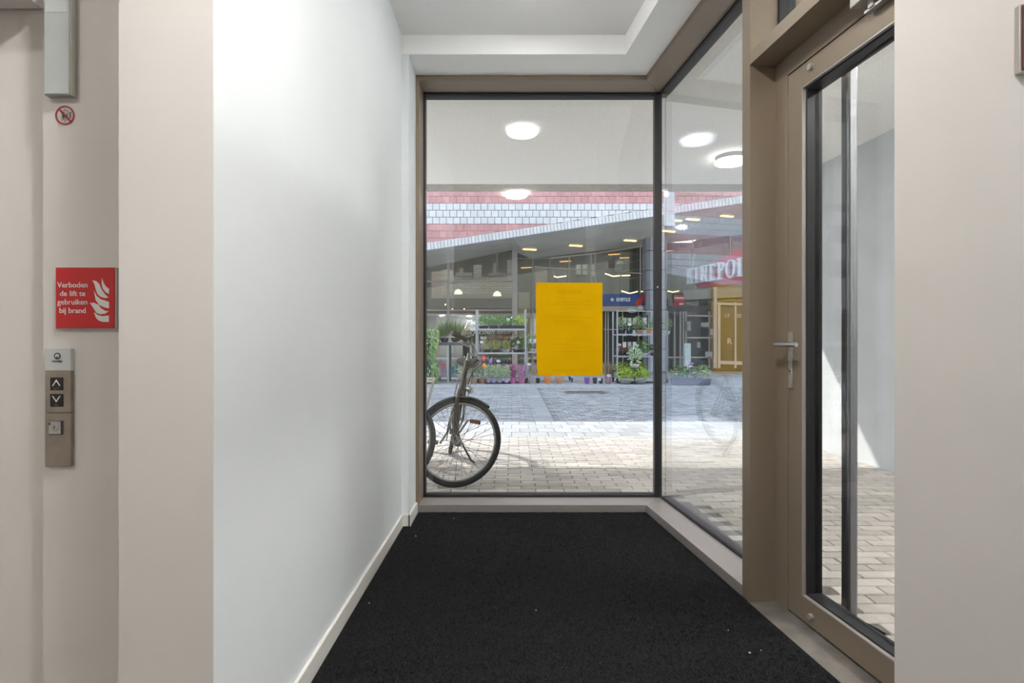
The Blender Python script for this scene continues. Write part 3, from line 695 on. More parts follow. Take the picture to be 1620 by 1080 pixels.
mb = MB(); mb.wallprism([(-10,0),(.04,0),(.04,4.5),(-10,2.5)], SG+.005, SG+.025); sub('pane', mb, M_shopglass, sf)
for s_, px_, py_, sz, sh in (('MOEN FLOWERS',760.5,505.3,.152,0),('Bou',746,517.5,.26,.35),('Jacoun time',778,528,.30,.4)):
    x_, z_ = G(px_,py_); t = text('lettering', s_, sz, mat('window_lettering', (.92,.93,.92), .6), (x_,SG-.01,z_), shear=sh, ext=.002, bold=.002, sx=1.0); wchild(t, sf)
mb = MB(); cx0 = G(810,0,SG-.12)[0]; mb.box(cx0,cx0+.20,SG-.22,SG-.02,0,4.5)
obj('shop_column', mb, mat('white_column', (.66,.64,.60), .6), label='slender off-white column between the two shop fronts', cat='column', bev=.01)
# cinema front
cf = thing('window_5', 'cinema glass front with thin pale bars', None, (2.5,SG,0), kind='structure')
for a_ in ((843,409,843,585),(870,408.5,870,585),(900.5,406,900.5,585),(935,402,935,585),(942,401,942,585),(1013,388,1013,466)):
    bar(*a_, .035, M_wf2 if a_[0] < 900 else M_wf, cf, 'mullion', .05)
bar(818,409,870,408.5,.03,M_wf2,cf,'rail',.05); bar(870,408.5,940,401,.05,M_wf,cf,'rail',.05); bar(940,401,1030,387,.05,M_wf,cf,'rail',.05); bar(845,422,1040,434,.045,M_wf,cf,'rail',.05)
bar(1040,385,1240,350,.05,M_wf,cf,'rail',.05); bar(1096,395,1096,405,.04,M_wf,cf,'mullion',.05)
for q in (1096,1155,1158.5): bar(q,372,q,440,.03,M_wf,cf,'mullion',.05)
mb = MB(); mb.wallprism([(.2,0),(13,0),(13,gz(13)),(.83,gz(.83)),(.2,4.1)], SG+.005, SG+.02); sub('pane', mb, M_shopglass, cf)
# dark entry recess below the banner
M_ent = mat('entrance_dark', (.075,.08,.08), .5); M_lint = mat('beige_lintel', (.42,.37,.34), .7)
bn = thing('cinema_banner', 'blue cinema banner with white star over the entrance behind the plants', 'banner', (*P(990,474,18.2),))
p0, p1 = P(925,464.5,18.2), P(1026,483,18.2)
mb = MB(); mb.box(p0.x,p1.x,18.2,18.28,p1.z,p0.z); sub('board', mb, mat('banner_blue', (.035,.09,.30), .5), bn)
mb = MB(); pts = [P(*q,18.19) for q in ((1005,483),(1005.5,478),(1009,472.5),(1014,470),(1017,465),(1026,465),(1026,469),(1020,474),(1016,478),(1015.5,483))]
mb.wallprism([(p.x,p.z) for p in pts], 18.19, 18.2); sub('red_swoosh', mb, mat('banner_red', (.62,.05,.04), .5), bn)
t = text('lettering','KINEPOLIS',.17,M_ltr,(P(986,0,18.19).x,18.19,P(0,476.2,18.19).z), bold=.006, sx=.62); wchild(t, bn)
c = P(968.5,473.8,18.18); mb = MB(); pts = []
for q in range(10):
    t_ = R(90+36*q); r2 = .088 if q % 2 == 0 else .035; pts.append((c.x+r2*math.cos(t_), c.z+r2*math.sin(t_)))
mb.wallprism(pts, 18.18, 18.195); sub('star', mb, M_ltr, bn)
mb = MB(); p0, p1 = P(925,484,18.25), P(1026,492,18.25); mb.box(p0.x,p1.x,18.22,18.5,p1.z,p0.z); obj('trim_9', mb, M_lint, kind='structure', label='beige lintel under the blue banner')
# entrance doors to the right and behind the rack
en = thing('door_2', 'dark glass cinema doors behind the plant racks', None, (3.5,18.6,0), kind='structure')
mb = MB(); mb.box(2.8,5.2,18.75,18.8,0,2.2); sub('door_panel', mb, M_dgl, en)
for q in (958,962,985,1010): bar(q,492,q,587,.04,M_wf2,en,'door_post',.05,18.6)
bar(955,521,975,521,.04,M_wf2,en,'door_rail',.05,18.6)
en = thing('door_3', 'cinema entrance doors at the right behind the side window', None, (8,18.6,0), kind='structure')
mb = MB(); mb.box(7.3,12.5,19.0,19.05,0,2.6); sub('door_panel', mb, mat('door_glass_grey', (.14,.14,.12), .15), en)
for q, wd in ((1131,.12),(1137,.09),(1163,.06),(1186,.06),(1210,.1)): bar(q,478 if wd < .1 else 452,q,582,wd,M_wf,en,'door_post',.08,18.6)
bar(1128,480,1230,483,.08,M_wf,en,'door_rail',.08,18.6); bar(1137,573,1230,576,.12,M_wf,en,'door_rail',.06,18.6); bar(1080,467,1230,459,.35,mat('grey_fascia', (.34,.34,.32), .6),en,'fascia',.1,18.7)
for s_, px_, py_, sz in (('17',1150,502,.18),('20',1169,502,.18),('R',1154,544,.3)):
    p = P(px_,py_,18.5); t = text('lettering', s_, sz, M_ltr, (p.x,18.5,p.z), ext=.002); wchild(t, en)
en = thing('window_6', 'grey panelled shop glazing left of the cinema doors', None, (6,19,0), kind='structure')
mb = MB(); mb.box(5.3,7.5,18.95,19.0,0,2.4); sub('door_panel', mb, mat('grey_glazing', (.16,.165,.17), .15), en)
for q in (1067,1076,1081,1085,1122): bar(q,492,q,582,.06,M_wf2,en,'door_post',.05,18.7)
bar(1087,499,1130,500,.05,M_wf,en,'rail',.05,18.7); bar(1087,534,1130,534,.05,M_wf,en,'rail',.05,18.7); bar(1047,565,1130,565,.05,M_wf,en,'rail',.05,18.7)
for (a_,b_,c_,d_) in ((1087,508,1093,523),(1109,510,1121,517),(1123,520,1129,530),(1103,541,1108,550),(1116,556,1127,564)):
    p0, p1 = P(a_,b_,18.6), P(c_,d_,18.6); mb = MB(); mb.box(p0.x,p1.x,18.6,18.615,p1.z,p0.z); sub('poster', mb, mat('pale_poster', (.42,.43,.42), .6), en)
# block pillar
pl = thing('block_pillar', 'blue-grey pillar of stacked blocks beside the cinema banner', 'pillar', (P(1040,0,17.9).x,17.9,0))
M_blk2 = mat('blue_block', (.42,.47,.55), .6, var=.08, vs=4)
zs = [0]+[P(0,q,17.9).z for q in (552,521,490,458.5,427,396,366)]
xa, xb = P(1023.5,0,17.9).x, P(1056,0,17.9).x
for i in range(len(zs)-1):
    mb = MB(); c1 = .10
    mb.prism([(xa,17.9+c1),(xa+c1*1.2,17.9),(xb-c1,17.9),(xb,17.9+c1),(xb,18.55),(xa,18.55)], zs[i]+.012, zs[i+1]-.012); sub('block', mb, M_blk2, pl, bev=.012)
mb = MB(); mb.box(xa+.04,xb-.04,17.98,18.5,0,soff((xa+xb)/2,18)-.05); sub('core', mb, mat('pillar_joint', (.12,.12,.13), .9), pl)
# red KINEPOLIS sign with white letters
A0 = Vector((P(1080,0,16.2).x, 16.2)); A1 = Vector((P(1240,0,13.2).x, 13.2)); D = (A1-A0); Ls = D.length; D.normalize(); ang = math.atan2(D.y, D.x)
rs = thing('cinema_sign', 'slanted red sign with large white serif letters behind the side window', 'sign', (A0.x,A0.y,2.72), (0,0,ang))
mb = MB(); mb.wallprism([(.55,.0),(Ls,.0),(Ls,1.30),(.55,.55),(.25,.50)], .02, .25)
obj('red_panel', mb, mat('sign_panel_red', (.50,.045,.07), .5), rs, bev=.01)
M_sl = mat('sign_letter_white', (.66,.68,.68), .4)
def serif(ch, wd, h):
    S = .24*wd/.42*.5+.03; t = .035; q = []
    def r_(x0_,z0_,x1_,z1_): q.append([(x0_,z0_),(x1_,z0_),(x1_,z1_),(x0_,z1_)])
    def stem(x0_): r_(x0_,0,x0_+S,h); r_(x0_-.035,0,x0_+S+.035,t); r_(x0_-.035,h-t,x0_+S+.035,h)
    if ch in 'KEPLIN': stem(.04)
    if ch == 'K':
        q.append([(.04+S,h*.42),(.04+S,h*.56),(wd-.09,h),(wd-.03,h)]); q.append([(.04+S+.02,h*.55),(.04+S+.09,h*.62),(wd,0),(wd-.12,0)]); r_(wd-.15,h-t,wd,h); r_(wd-.17,0,wd+.02,t)
    if ch == 'N':
        q.append([(.04,h),(.04+S,h),(wd-.02,0),(wd-.07,0)]); r_(wd-.07,0,wd-.02,h); r_(wd-.11,h-t,wd+.02,h)
    if ch == 'E':
        for z_ in (0,h-t*1.6): r_(.04,z_,wd-.03,z_+t*1.6)
        r_(.04,h*.47,wd-.1,h*.47+t*1.4); r_(wd-.06,0,wd-.02,h*.22); r_(wd-.06,h*.8,wd-.02,h)
    if ch == 'L': r_(.04,0,wd-.02,t*1.6); r_(wd-.06,0,wd-.02,h*.28)
    if ch in 'PO':
        if ch == 'P': cx_, cz_, rx, rz, i0, i1, ix = .04+S*.6, h*.73, wd-.06-S*.6, h*.27, -90, 90, .62
        else: cx_, cz_, rx, rz, i0, i1, ix = wd/2, h/2, wd/2, h/2+.01, 0, 360, .55
        n2 = 18
        for k2 in range(n2):
            a0_, a1_ = R(i0+(i1-i0)*k2/n2), R(i0+(i1-i0)*(k2+1)/n2)
            q.append([(cx_+rx*math.cos(a0_),cz_+rz*math.sin(a0_)),(cx_+rx*math.cos(a1_),cz_+rz*math.sin(a1_)),(cx_+rx*ix*math.cos(a1_),cz_+(rz-.03)*math.sin(a1_)),(cx_+rx*ix*math.cos(a0_),cz_+(rz-.03)*math.sin(a0_))])
    if ch == 'S':
        pts = [(wd-.05,h*.78),(wd*.75,h*.96),(wd*.4,h*.96),(wd*.15,h*.8),(wd*.2,h*.62),(wd*.55,h*.5),(wd*.85,h*.36),(wd*.85,h*.18),(wd*.55,h*.04),(wd*.25,h*.05),(.03,h*.22)]
        for a_, b_ in zip(pts, pts[1:]):
            d_ = Vector((b_[0]-a_[0], b_[1]-a_[1])).normalized(); n_ = Vector((-d_.y,d_.x))*.045
            q.append([(a_[0]+n_.x,a_[1]+n_.y),(b_[0]+n_.x,b_[1]+n_.y),(b_[0]-n_.x,b_[1]-n_.y),(a_[0]-n_.x,a_[1]-n_.y)])
    return q
cur = .22; hh = .48
for ch, wd in zip('KINEPOLIS', (.29,.17,.30,.26,.27,.33,.28,.17,.28)):
    zoff = .13+cur*.02
    mb = MB()
    for k_, poly in enumerate(serif(ch, wd, hh)): mb.wallprism([(cur+p_[0], zoff+p_[1]) for p_ in poly], -.10-.0004*k_, .02)
    obj('letter', mb, M_sl, rs); cur += wd+.035
    hh += .006
# far small red sign
p0, p1 = P(1066,466,18.3), P(1083,484,18.3)
mb = MB(); mb.box(p0.x,p1.x,18.3,18.36,p1.z,p0.z); r1 = obj('hanging_sign', mb, mat('sign_panel_red', (.5,.04,.07)), label='small red square sign below the large white letters', cat='sign', bev=.01)
mb = MB(); mb.box(p0.x+.02,p1.x-.03,18.29,18.3,p1.z+.26,p1.z+.32); mb.box(p1.x-.2,p1.x-.05,18.29,18.3,p1.z+.05,p1.z+.1); obj('print', mb, M_ltr, r1)
# zigzag and pendant lamps inside
for k_, (pa, Yl, lb) in enumerate((([(876,436.5),(881,438.5),(896,436.5)],21,'warm zigzag lamp left, above the yellow notice'),
    ([(957,432.5),(970,437),(981,436)],20.5,'warm zigzag lamp high above the blue banner'),([(983,436),(997,435.5)],20.6,'short warm tube right of the high zigzag lamp'),
    ([(983,460),(996,464),(1009,461)],20,'warm zigzag lamp just above the blue banner'),([(1013,461),(1023,460.5)],20,'short warm tube ending at the block pillar'),
    ([(1056,460),(1064,462),(1074,460)],19.8,'warm tube right of the block pillar, the upper one'),([(1054,494.5),(1092,494.5)],19.7,'long warm tube low behind the side window'))):
    t = thing('zigzag_lamp', lb, 'lamp', P(*pa[0],Yl), group='warm cinema lamps')
    pts = [P(*q,Yl) for q in pa]; mb = MB(); mb.tube(pts, .028, 6); sub('diffuser', mb, M_wm, t)
    for e_ in (pts[0], pts[-1]): mb = MB(); mb.tube([e_, (e_.x,e_.y,5.61)], .006, 4); sub('cord', mb, M_wf2, t)
for px_, py_, lb in ((725,461,'glass bell pendant lamp left in the flower shop'),(786.5,464,'glass bell pendant lamp near the white column in the flower shop')):
    p = P(px_,py_,20.2); t = thing('pendant_lamp', lb, 'lamp', p, group='bell pendants in the flower shop')
    mb = MB(); mb.lathe((0,0,0),[(.165,-.10),(.16,-.05),(.12,.04),(.04,.09)],18); obj('lamp_shade', mb, em('bell_glow', (1,.9,.72), 1.5), t, smooth=True)
    mb = MB(); mb.lathe((0,0,0),[(.045,.09),(.045,.16),(.012,.18)],10); mb.tube([(0,0,.17),(0,0,5.61-p.z)],.01,5); obj('stem', mb, M_wf2, t)
for px_, py_, lb in ((704.7,481.6,'tiny warm bulb left of the shop mullion, higher than the others'),(715.6,489,'tiny warm bulb just right of the shop mullion'),(734.4,488.6,'tiny warm bulb under the left bell pendant')):
    p = P(px_,py_,21.5); mb = MB(); mb.lathe(p,[(.012,-.03),(.03,-.015),(.03,.015),(.012,.03)],8)
    obj('spotlight_bulb', mb, em('small_bulb', (1,.6,.25), 6), label=lb, cat='lamp', group='tiny warm bulbs inside the flower shop')
    mb = MB(); mb.tube([p,(p.x,p.y,5.61)],.004,4); obj('cord', mb, M_gask, bpy.data.objects[[o.name for o in COL.objects if o.name.startswith('spotlight_bulb')][-1]])
# some furniture shapes inside
for k_, (a_,b_,c_,d_,Yl,cl,lb) in enumerate(((690,500,697,584,22,(.42,.26,.2),'narrow brick-red display wall inside the flower shop'),(698,498,707,584,21.6,(.35,.33,.3),'pale shelf tower beside the shop mullion'),
    (820,462,838,584,23,(.46,.40,.27),'tan partition right of the white column'),(846,424,866,500,23.5,(.40,.37,.28),'beige panel behind the left bars of the cinema front'),
    (880,420,893,500,22.8,(.12,.12,.10),'dark figure-shaped display column behind the cinema bars'),(912,418,919,434,23.5,(.45,.55,.5),'left pale green panel high in the cinema'),
    (922,418,929,434,23.5,(.45,.55,.5),'middle pale green panel high in the cinema'),(936,418,941,436,23.5,(.45,.55,.5),'right pale green panel high in the cinema'),
    (978,413,986,417,21.5,(.6,.58,.5),'small white box hanging high in the cinema'),(972,405,1020,465,24.5,(.05,.05,.05),'dark stair opening inside the cinema'))):
    p0, p1 = P(a_,b_,Yl), P(c_,d_,Yl); mb = MB(); mb.box(p0.x,p1.x,Yl,Yl+.4,max(p1.z,.01),p0.z)
    mb.box(p0.x+.03,p1.x-.03,Yl-.02,Yl,max(p1.z,.01)+.05,p0.z-.05)
    obj('display_panel', mb, mat('panel_%d' % k_, cl, .7), shopback, bev=.01, label=lb)
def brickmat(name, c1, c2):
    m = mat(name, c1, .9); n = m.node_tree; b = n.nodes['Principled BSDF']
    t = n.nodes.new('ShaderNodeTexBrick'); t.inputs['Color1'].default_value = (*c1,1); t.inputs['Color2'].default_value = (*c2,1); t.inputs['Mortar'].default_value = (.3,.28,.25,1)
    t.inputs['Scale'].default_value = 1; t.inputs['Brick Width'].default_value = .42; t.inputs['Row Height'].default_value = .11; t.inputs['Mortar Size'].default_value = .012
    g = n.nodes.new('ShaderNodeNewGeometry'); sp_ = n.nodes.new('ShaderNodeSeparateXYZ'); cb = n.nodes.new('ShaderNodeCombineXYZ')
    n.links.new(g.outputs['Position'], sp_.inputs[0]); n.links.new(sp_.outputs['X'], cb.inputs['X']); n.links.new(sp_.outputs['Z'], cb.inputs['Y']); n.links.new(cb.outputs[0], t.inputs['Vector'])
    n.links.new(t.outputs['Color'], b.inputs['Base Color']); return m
MBg = brickmat('reflected_grey_brick', (.72,.72,.68), (.50,.50,.47)); MBp = brickmat('reflected_pink_brick', (.66,.48,.40), (.50,.36,.30)); MBt = brickmat('reflected_tan_brick', (.70,.63,.52), (.52,.47,.38))
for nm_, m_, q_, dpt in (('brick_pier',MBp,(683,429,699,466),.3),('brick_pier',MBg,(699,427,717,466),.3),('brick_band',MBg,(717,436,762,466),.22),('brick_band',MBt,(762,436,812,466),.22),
        ('brick_pier',MBg,(749,419,762,466),.3),('brick_pier',MBg,(802,411,818,466),.3),('reflected_sill',M_lint,(721,431.5,748,436.5),.36),('reflected_sill',M_lint,(773,431.5,800,436.5),.36),
        ('reflected_window_post',M_lint,(727,423,732,432),.25),('reflected_window_post',M_lint,(779.5,415,784.5,432),.25),('ceiling_slab',M_lint,(683,466,818,472),.4)):
    p0, p1 = P(q_[0],q_[1],23.6), P(q_[2],q_[3],23.6); mb = MB(); mb.box(p0.x,p1.x,23.9-dpt,23.9,p1.z,p0.z); obj(nm_, mb, m_, shopback)  # reflection of the opposite building, put in as solid pieces inside the shop
for q in range(3):
    p0 = P(975+q*4,418+q*12,22.5); p1 = P(1022,410+q*14,21.5); mb = MB(); mb.tube([p0,p1],.03,5)
    obj('stair_rail', mb, M_steel, shopback)

# ------------------------------------------------------------------ plants
LM = {}
def leafmat(key):
    cols = dict(green=(.13,.27,.07), lime=(.34,.44,.08), pale=(.36,.44,.28), yellowgreen=(.36,.38,.13), dark=(.05,.11,.045), olive=(.20,.27,.14), dry=(.34,.28,.18), redbrown=(.26,.14,.11), magenta=(.36,.08,.24), mauve=(.42,.22,.36), grass=(.16,.20,.09), trail=(.24,.36,.13), red=(.62,.06,.07), orange=(.68,.22,.04), purple=(.26,.14,.46), pink=(.68,.20,.45), white=(.70,.70,.66), salmon=(.6,.25,.2))
    return mat('leaf_'+key, tuple(min(.85,c*1.3) for c in cols[key]), .6, var=.25, vs=30, var2=.35, spec=.3)
def foliage(kind, seed, n=230):
    r = random.Random(seed); mb = MB()
    for i in range(n):
        if kind == 'bush':
            d = Vector((r.gauss(0,1), r.gauss(0,1), r.gauss(0,1))).normalized()*(r.random()**.4)
            p = Vector((d.x*.5, d.y*.5, .5+d.z*.5)); L_ = .15; up = Vector((d.x, d.y, d.z*.6+.4))
        elif kind == 'spiky':
            a_ = r.random()*6.28; q = r.random()**.5; p = Vector((math.cos(a_)*q*.3, math.sin(a_)*q*.3, r.random()*.15)); up = Vector((math.cos(a_)*q*.7, math.sin(a_)*q*.7, 1)); L_ = .6+.35*r.random()
        elif kind == 'upright':
            a_ = r.random()*6.28; q = r.random()**.5; h_ = r.random(); p = Vector((math.cos(a_)*q*.42*(.6+.4*h_), math.sin(a_)*q*.42*(.6+.4*h_), h_*.9)); up = Vector((math.cos(a_)*.6, math.sin(a_)*.6, .8)); L_ = .13
        else:  # trailing
            a_ = r.random()*6.28; h_ = r.random(); q = .35+.2*math.sin(h_*9)*.4; p = Vector((math.cos(a_)*q*r.random()**.4, math.sin(a_)*q, h_)); up = Vector((math.cos(a_), math.sin(a_), -.5)); L_ = .10
        up.normalize(); s_ = up.cross(Vector((r.gauss(0,1), r.gauss(0,1), r.gauss(0,1)))).normalized(); L_ *= r.uniform(.7,1.3); W = L_*(.32 if kind != 'spiky' else .035)
        nrm = up.cross(s_)*W*.35
        mb.add([p, p+up*L_*.5+s_*W+nrm, p+up*L_, p+up*L_*.5-s_*W+nrm, p+up*L_*.5], [(0,1,4),(1,2,4),(0,4,3),(4,2,3)])
    return mb
FC = {}
def fol(kind, key, v=0, n=230):
    k_ = (kind, key, v, n)
    if k_ not in FC: FC[k_] = foliage(kind, hash((len(kind)*7+v*13)) % 1000, n).mesh('foliage', leafmat(key))
    return FC[k_]
def flowers(seed, n, key, zmin=.6, sz=.05):
    k_ = ('fl', seed, n, key, zmin, sz)
    if k_ in FC: return FC[k_]
    r = random.Random(seed); mb = MB()
    for i in range(n):
        d = Vector((r.gauss(0,1), r.gauss(0,1), abs(r.gauss(0,1)))).normalized(); c_ = Vector((d.x*.5, d.y*.5, zmin+(1.0-zmin)*d.z))
        for q in range(5):
            a_ = q*1.257; b_ = a_+.9; mb.add([c_, c_+Vector((math.cos(a_),math.sin(a_)*.7,.4+.5*math.sin(a_)))*sz, c_+Vector((math.cos(b_),math.sin(b_)*.7,.5+.5*math.sin(b_)))*sz], [(0,1,2)])
    FC[k_] = mb.mesh('blossoms', leafmat(key)); return FC[k_]
PC = {}
def potmesh(shape, key):
    cols = dict(black=(.03,.03,.035), grey=(.33,.34,.35), lilac=(.45,.40,.70), magenta=(.45,.14,.33), orange=(.70,.24,.06), purple=(.26,.08,.42), pinkp=(.62,.42,.52), teal=(.08,.42,.48), white=(.72,.72,.70), clay=(.45,.28,.17), mauvep=(.30,.18,.24), terracotta=(.55,.27,.13))
    k_ = (shape, key)
    if k_ in PC: return PC[k_]
    m = mat('pot_'+key, cols[key], .5); mb = MB()
    if shape == 'pot': pr = [(.36,0),(.46,.86),(.5,.86),(.5,1),(.44,1),(.42,.8)]
    elif shape == 'bowl': pr = [(.3,0),(.42,.4),(.5,.9),(.5,1),(.46,1),(.4,.75)]
    elif shape == 'bucket': pr = [(.38,0),(.49,.93),(.5,1),(.47,1),(.44,.8)]
    if shape == 'box':
        mb.add([(-.42,-.42,0),(.42,-.42,0),(.42,.42,0),(-.42,.42,0),(-.5,-.5,1),(.5,-.5,1),(.5,.5,1),(-.5,.5,1),(-.45,-.45,1),(.45,-.45,1),(.45,.45,1),(-.45,.45,1),(-.42,-.42,.85),(.42,-.42,.85),(.42,.42,.85),(-.42,.42,.85)],
               [(3,2,1,0),(0,1,5,4),(1,2,6,5),(2,3,7,6),(3,0,4,7),(4,5,9,8),(5,6,10,9),(6,7,11,10),(7,4,8,11),(8,9,13,12),(9,10,14,13),(10,11,15,14),(11,8,12,15),(12,13,14,15)])
    else: mb.lathe((0,0,0), pr, 18)
    PC[k_] = mb.mesh('pot', m, smooth=(shape != 'box')); return PC[k_]
M_tag = mat('price_card', (.72,.72,.78), .6)
def plant(px_, yb, wp, hp, kind, key, pot, potkey, ph, lb, Y=13.4, ground=False, fl=None, tagc=None, grp=None, pw=None, n=230, zfix=None, cat='potted plant', name='potted_plant'):
    s_ = Y/810.; x = (px_-810)*s_; z = CH-(yb-540)*s_
    if ground: z = 0.006
    if zfix is not None: z = zfix
    w_, h_, p_ = wp*s_, hp*s_, ph*s_
    t = thing(name, lb, cat, (x,Y,z), group=grp)
    pwid = (pw or min(wp*.75, 16))*s_
    if pot:
        o = obj('pot', potmesh(pot,potkey), None, t); o.scale = (pwid,pwid,p_)
    if kind:
        f = obj('foliage', fol(kind,key,rnd.randrange(3),n), None, t); f.scale = (w_,w_,max(h_-p_*.85,.02)); f.location = (0,0,p_*.85); f.rotation_euler = (0,0,rnd.random()*6)
    if fl:
        fk, fn, zm, sz = fl; f = obj('blossoms', flowers(rnd.randrange(4), fn, fk, zm, sz), None, t); f.scale = (w_,w_,max(h_-p_*.85,.02)); f.location = (0,-.02,p_*.85)
    if tagc:
        for (tx, ty) in tagc:
            q = P(tx,ty,Y-.12); mb = MB(); mb.box(-.045,.045,-.003,.003,-.03,.03); mb.box(-.004,.004,.003,.007,-.16,.0)
            o = obj('price_card', mb, M_tag, t); o.location = (q.x-x, q.y-Y, q.z-z); o.rotation_euler = (0,R(8),0)
    return t

RY = 13.4
def zof(py, Y): return CH-(py-540)*Y/810
# plant racks
M_rk = mat('galvanised_steel', (.50,.53,.56), .45, metal=.5)
def rack(x0_, x1_, y0_, y1_, top, shelves, lb, extra=0):
    t = thing('plant_trolley', lb, 'plant rack', (x0_,y0_,0))
    w_, d_ = x1_-x0_, y1_-y0_
    for a_, b_ in ((0,0),(w_,0),(0,d_),(w_,d_)):
        mb = MB(); mb.box(a_-.02,a_+.02,b_-.015,b_+.015,.12,top); mb.box(a_-.012,a_+.012,b_-.017,b_-.015,.3,top-.02); obj('post', mb, M_rk, t)
        mb = MB(); mb.lathe((a_,b_,.065),[(.055,-.015),(.06,-.01),(.06,.01),(.055,.015)],14,'x'); mb.box(a_-.03,a_+.03,b_-.01,b_+.01,.07,.13); obj('caster', mb, M_gask, t)
    for z in shelves:
        mb = MB(); mb.box(-.02,w_+.02,-.02,d_+.02,z-.028,z); mb.box(-.02,w_+.02,-.024,-.02,z-.035,z+.008); obj('shelf', mb, M_rk, t)
    mb = MB(); mb.box(-.02,w_+.02,-.012,.012,top-.03,top-.008); 
    if extra: obj('top_bar', mb, M_rk, t)
    return t
r1x0, r1x1 = P(754.5,0,RY).x, P(831,0,RY).x
S1, S2, S3 = zof(520.5,RY), zof(557.5,RY), zof(541,RY)
rack(r1x0, r1x1, 13.2, 13.75, zof(490,RY), (S1, S2, .16), 'galvanised plant trolley left of the yellow notice')
r3x0 = P(834,0,RY).x; rack(r3x0, P(905,0,RY).x, 13.45, 13.95, 1.05, (zof(541,13.6), zof(556,13.6)), 'low plant trolley hidden behind the yellow notice')
r2x0, r2x1 = P(974,0,RY).x, P(1052,0,RY).x
T1, T2 = zof(528.5,RY), zof(562.5,RY)
rack(r2x0, r2x1, 13.2, 13.75, zof(494,RY)+.04, (T1, T2, .16), 'galvanised plant trolley right of the yellow notice', 1)
# black display table
tb = thing('display_table', 'black outdoor table with bowls of plants, left of the trolley', 'table', (P(685,0,13.6).x,13.4,0))
x0_, x1_ = P(683,0,13.6).x, P(748,0,13.6).x; M_tb = mat('table_grey', (.10,.105,.11), .6)
mb = MB(); mb.box(x0_,x1_,13.4,14.0,zof(546,13.5),zof(541,13.5)); sub('table_top', mb, M_tb, tb, bev=.005)
for a_ in (x0_+.04, P(709,0,13.5).x, x1_-.04):
    for b_ in (13.45,13.95):
        mb = MB(); mb.box(a_-.025,a_+.025,b_-.025,b_+.025,0,zof(546,13.5)); sub('leg', mb, M_rk if b_ < 13.5 else M_tb, tb)
TT = zof(541,13.5)
plant(703,541,17,36,'spiky','grass','bowl','black',7,'tall grass in a black bowl at the table left side',13.65,zfix=TT,pw=15)
plant(721,541,19,36,'spiky','grass','bowl','black',7,'wide grass in a black bowl at the table middle, behind the bicycle grip',13.65,zfix=TT,pw=16)
plant(738,541,14,22,'bush','dry','bowl','black',7,'dried bloom plant in a black bowl at the table right end',13.65,zfix=TT,pw=14,fl=('orange',5,.6,.09))
for i, (px_, yb) in enumerate(((676,541),(691,541))):
    plant(px_,541,13,22,'bush',('dry','redbrown')[i],'pot','black',6,('dry tan bush behind the red-flowered vine','reddish dry bush between vine and table grasses')[i],13.9,zfix=TT if i else 0.006 if False else TT,fl=('salmon',6,.6,.07))
# trailing vine on a stand at far left
t = plant(678,600,34,88,'trail','trail','bucket','black',6,'tall trailing green vine at the left window edge',13.05,ground=True,n=900,fl=('white',5,.7,.02))
plant(671,540,22,30,'bush','green','pot','black',8,'green bush with red blooms above the trailing vine',13.3,zfix=1.04,fl=('red',5,.5,.07))
mb = MB(); c_ = P(671,0,13.3); mb.box(c_.x-.18,c_.x+.2,13.15,13.5,0,.04); mb.box(c_.x-.14,c_.x+.16,13.2,13.45,.04,1.0); mb.box(c_.x-.18,c_.x+.2,13.15,13.5,1.0,1.036)
obj('plant_pedestal', mb, M_tb, label='dark pedestal carrying the red-blooming bush', cat='pedestal', bev=.01)
# colourful pots near the shop glass
plant(700,588,14,18,'bush','red','bucket','pinkp',13,'pink patterned bucket with red blooms beneath the table',14.2,zfix=.16,pw=13,n=120)
plant(714,586,13,16,'bush','olive','box','teal',11,'teal square planter beneath the table',14.3,zfix=.18,pw=12,n=90)
mb = MB(); a_ = P(690,0,14.2).x; b_ = P(760,0,14.2).x; mb.box(a_,b_,14.05,14.5,.10,.155); mb.box(a_+.03,a_+.1,14.1,14.45,.0,.10); mb.box(b_-.1,b_-.03,14.1,14.45,.0,.10)
obj('low_bench', mb, mat('bench_grey', (.40,.42,.45), .6), label='low grey bench carrying the pink bucket and teal planter', cat='bench', bev=.005)
# rack 1 top shelf
for i, (px_, k_, lb) in enumerate(((765,'green','leafy green plant at the left end of the top shelf, left trolley'),(781,'green','second leafy green plant from the left on the top shelf, left trolley'),
        (797,'green','third leafy green plant on the top shelf, left trolley'),(811,'green','green plant behind the white price card on the top shelf'),(824,'lime','yellow-green plant at the right end of the top shelf, left trolley'))):
    plant(px_,521,18,21 if i != 3 else 17,'bush',k_,'box','black',5.5,lb,13.48,zfix=S1,pw=14.5,tagc=[(804,505)] if i == 3 else None,fl=('pink',2,.95,.09) if i == 0 else None)
for i, (px_, k_, pk, lb) in enumerate(((770,'yellowgreen','black','yellow-green heath at the left of the middle shelf, left trolley'),(785,'yellowgreen','black','second yellow-green heath on the middle shelf, left trolley'),
        (801,'yellowgreen','grey','yellow-green heath in a silver bowl on the middle shelf'),(818,'dark','black','dark leafy plant right on the middle shelf, left trolley'),(828,'green','black','green plant with salmon bloom beside the right trolley post'))):
    plant(px_,558,17 if i != 3 else 19,20 if i < 3 else 25,'bush' if i > 2 else 'upright',k_,'bowl' if i == 2 else 'pot',pk,5,lb,13.34,zfix=S2,pw=14,tagc=[(762,541)] if i == 0 else ([(820,541)] if i == 3 else None),fl=('salmon',2,.9,.12) if i == 4 else None,n=260)
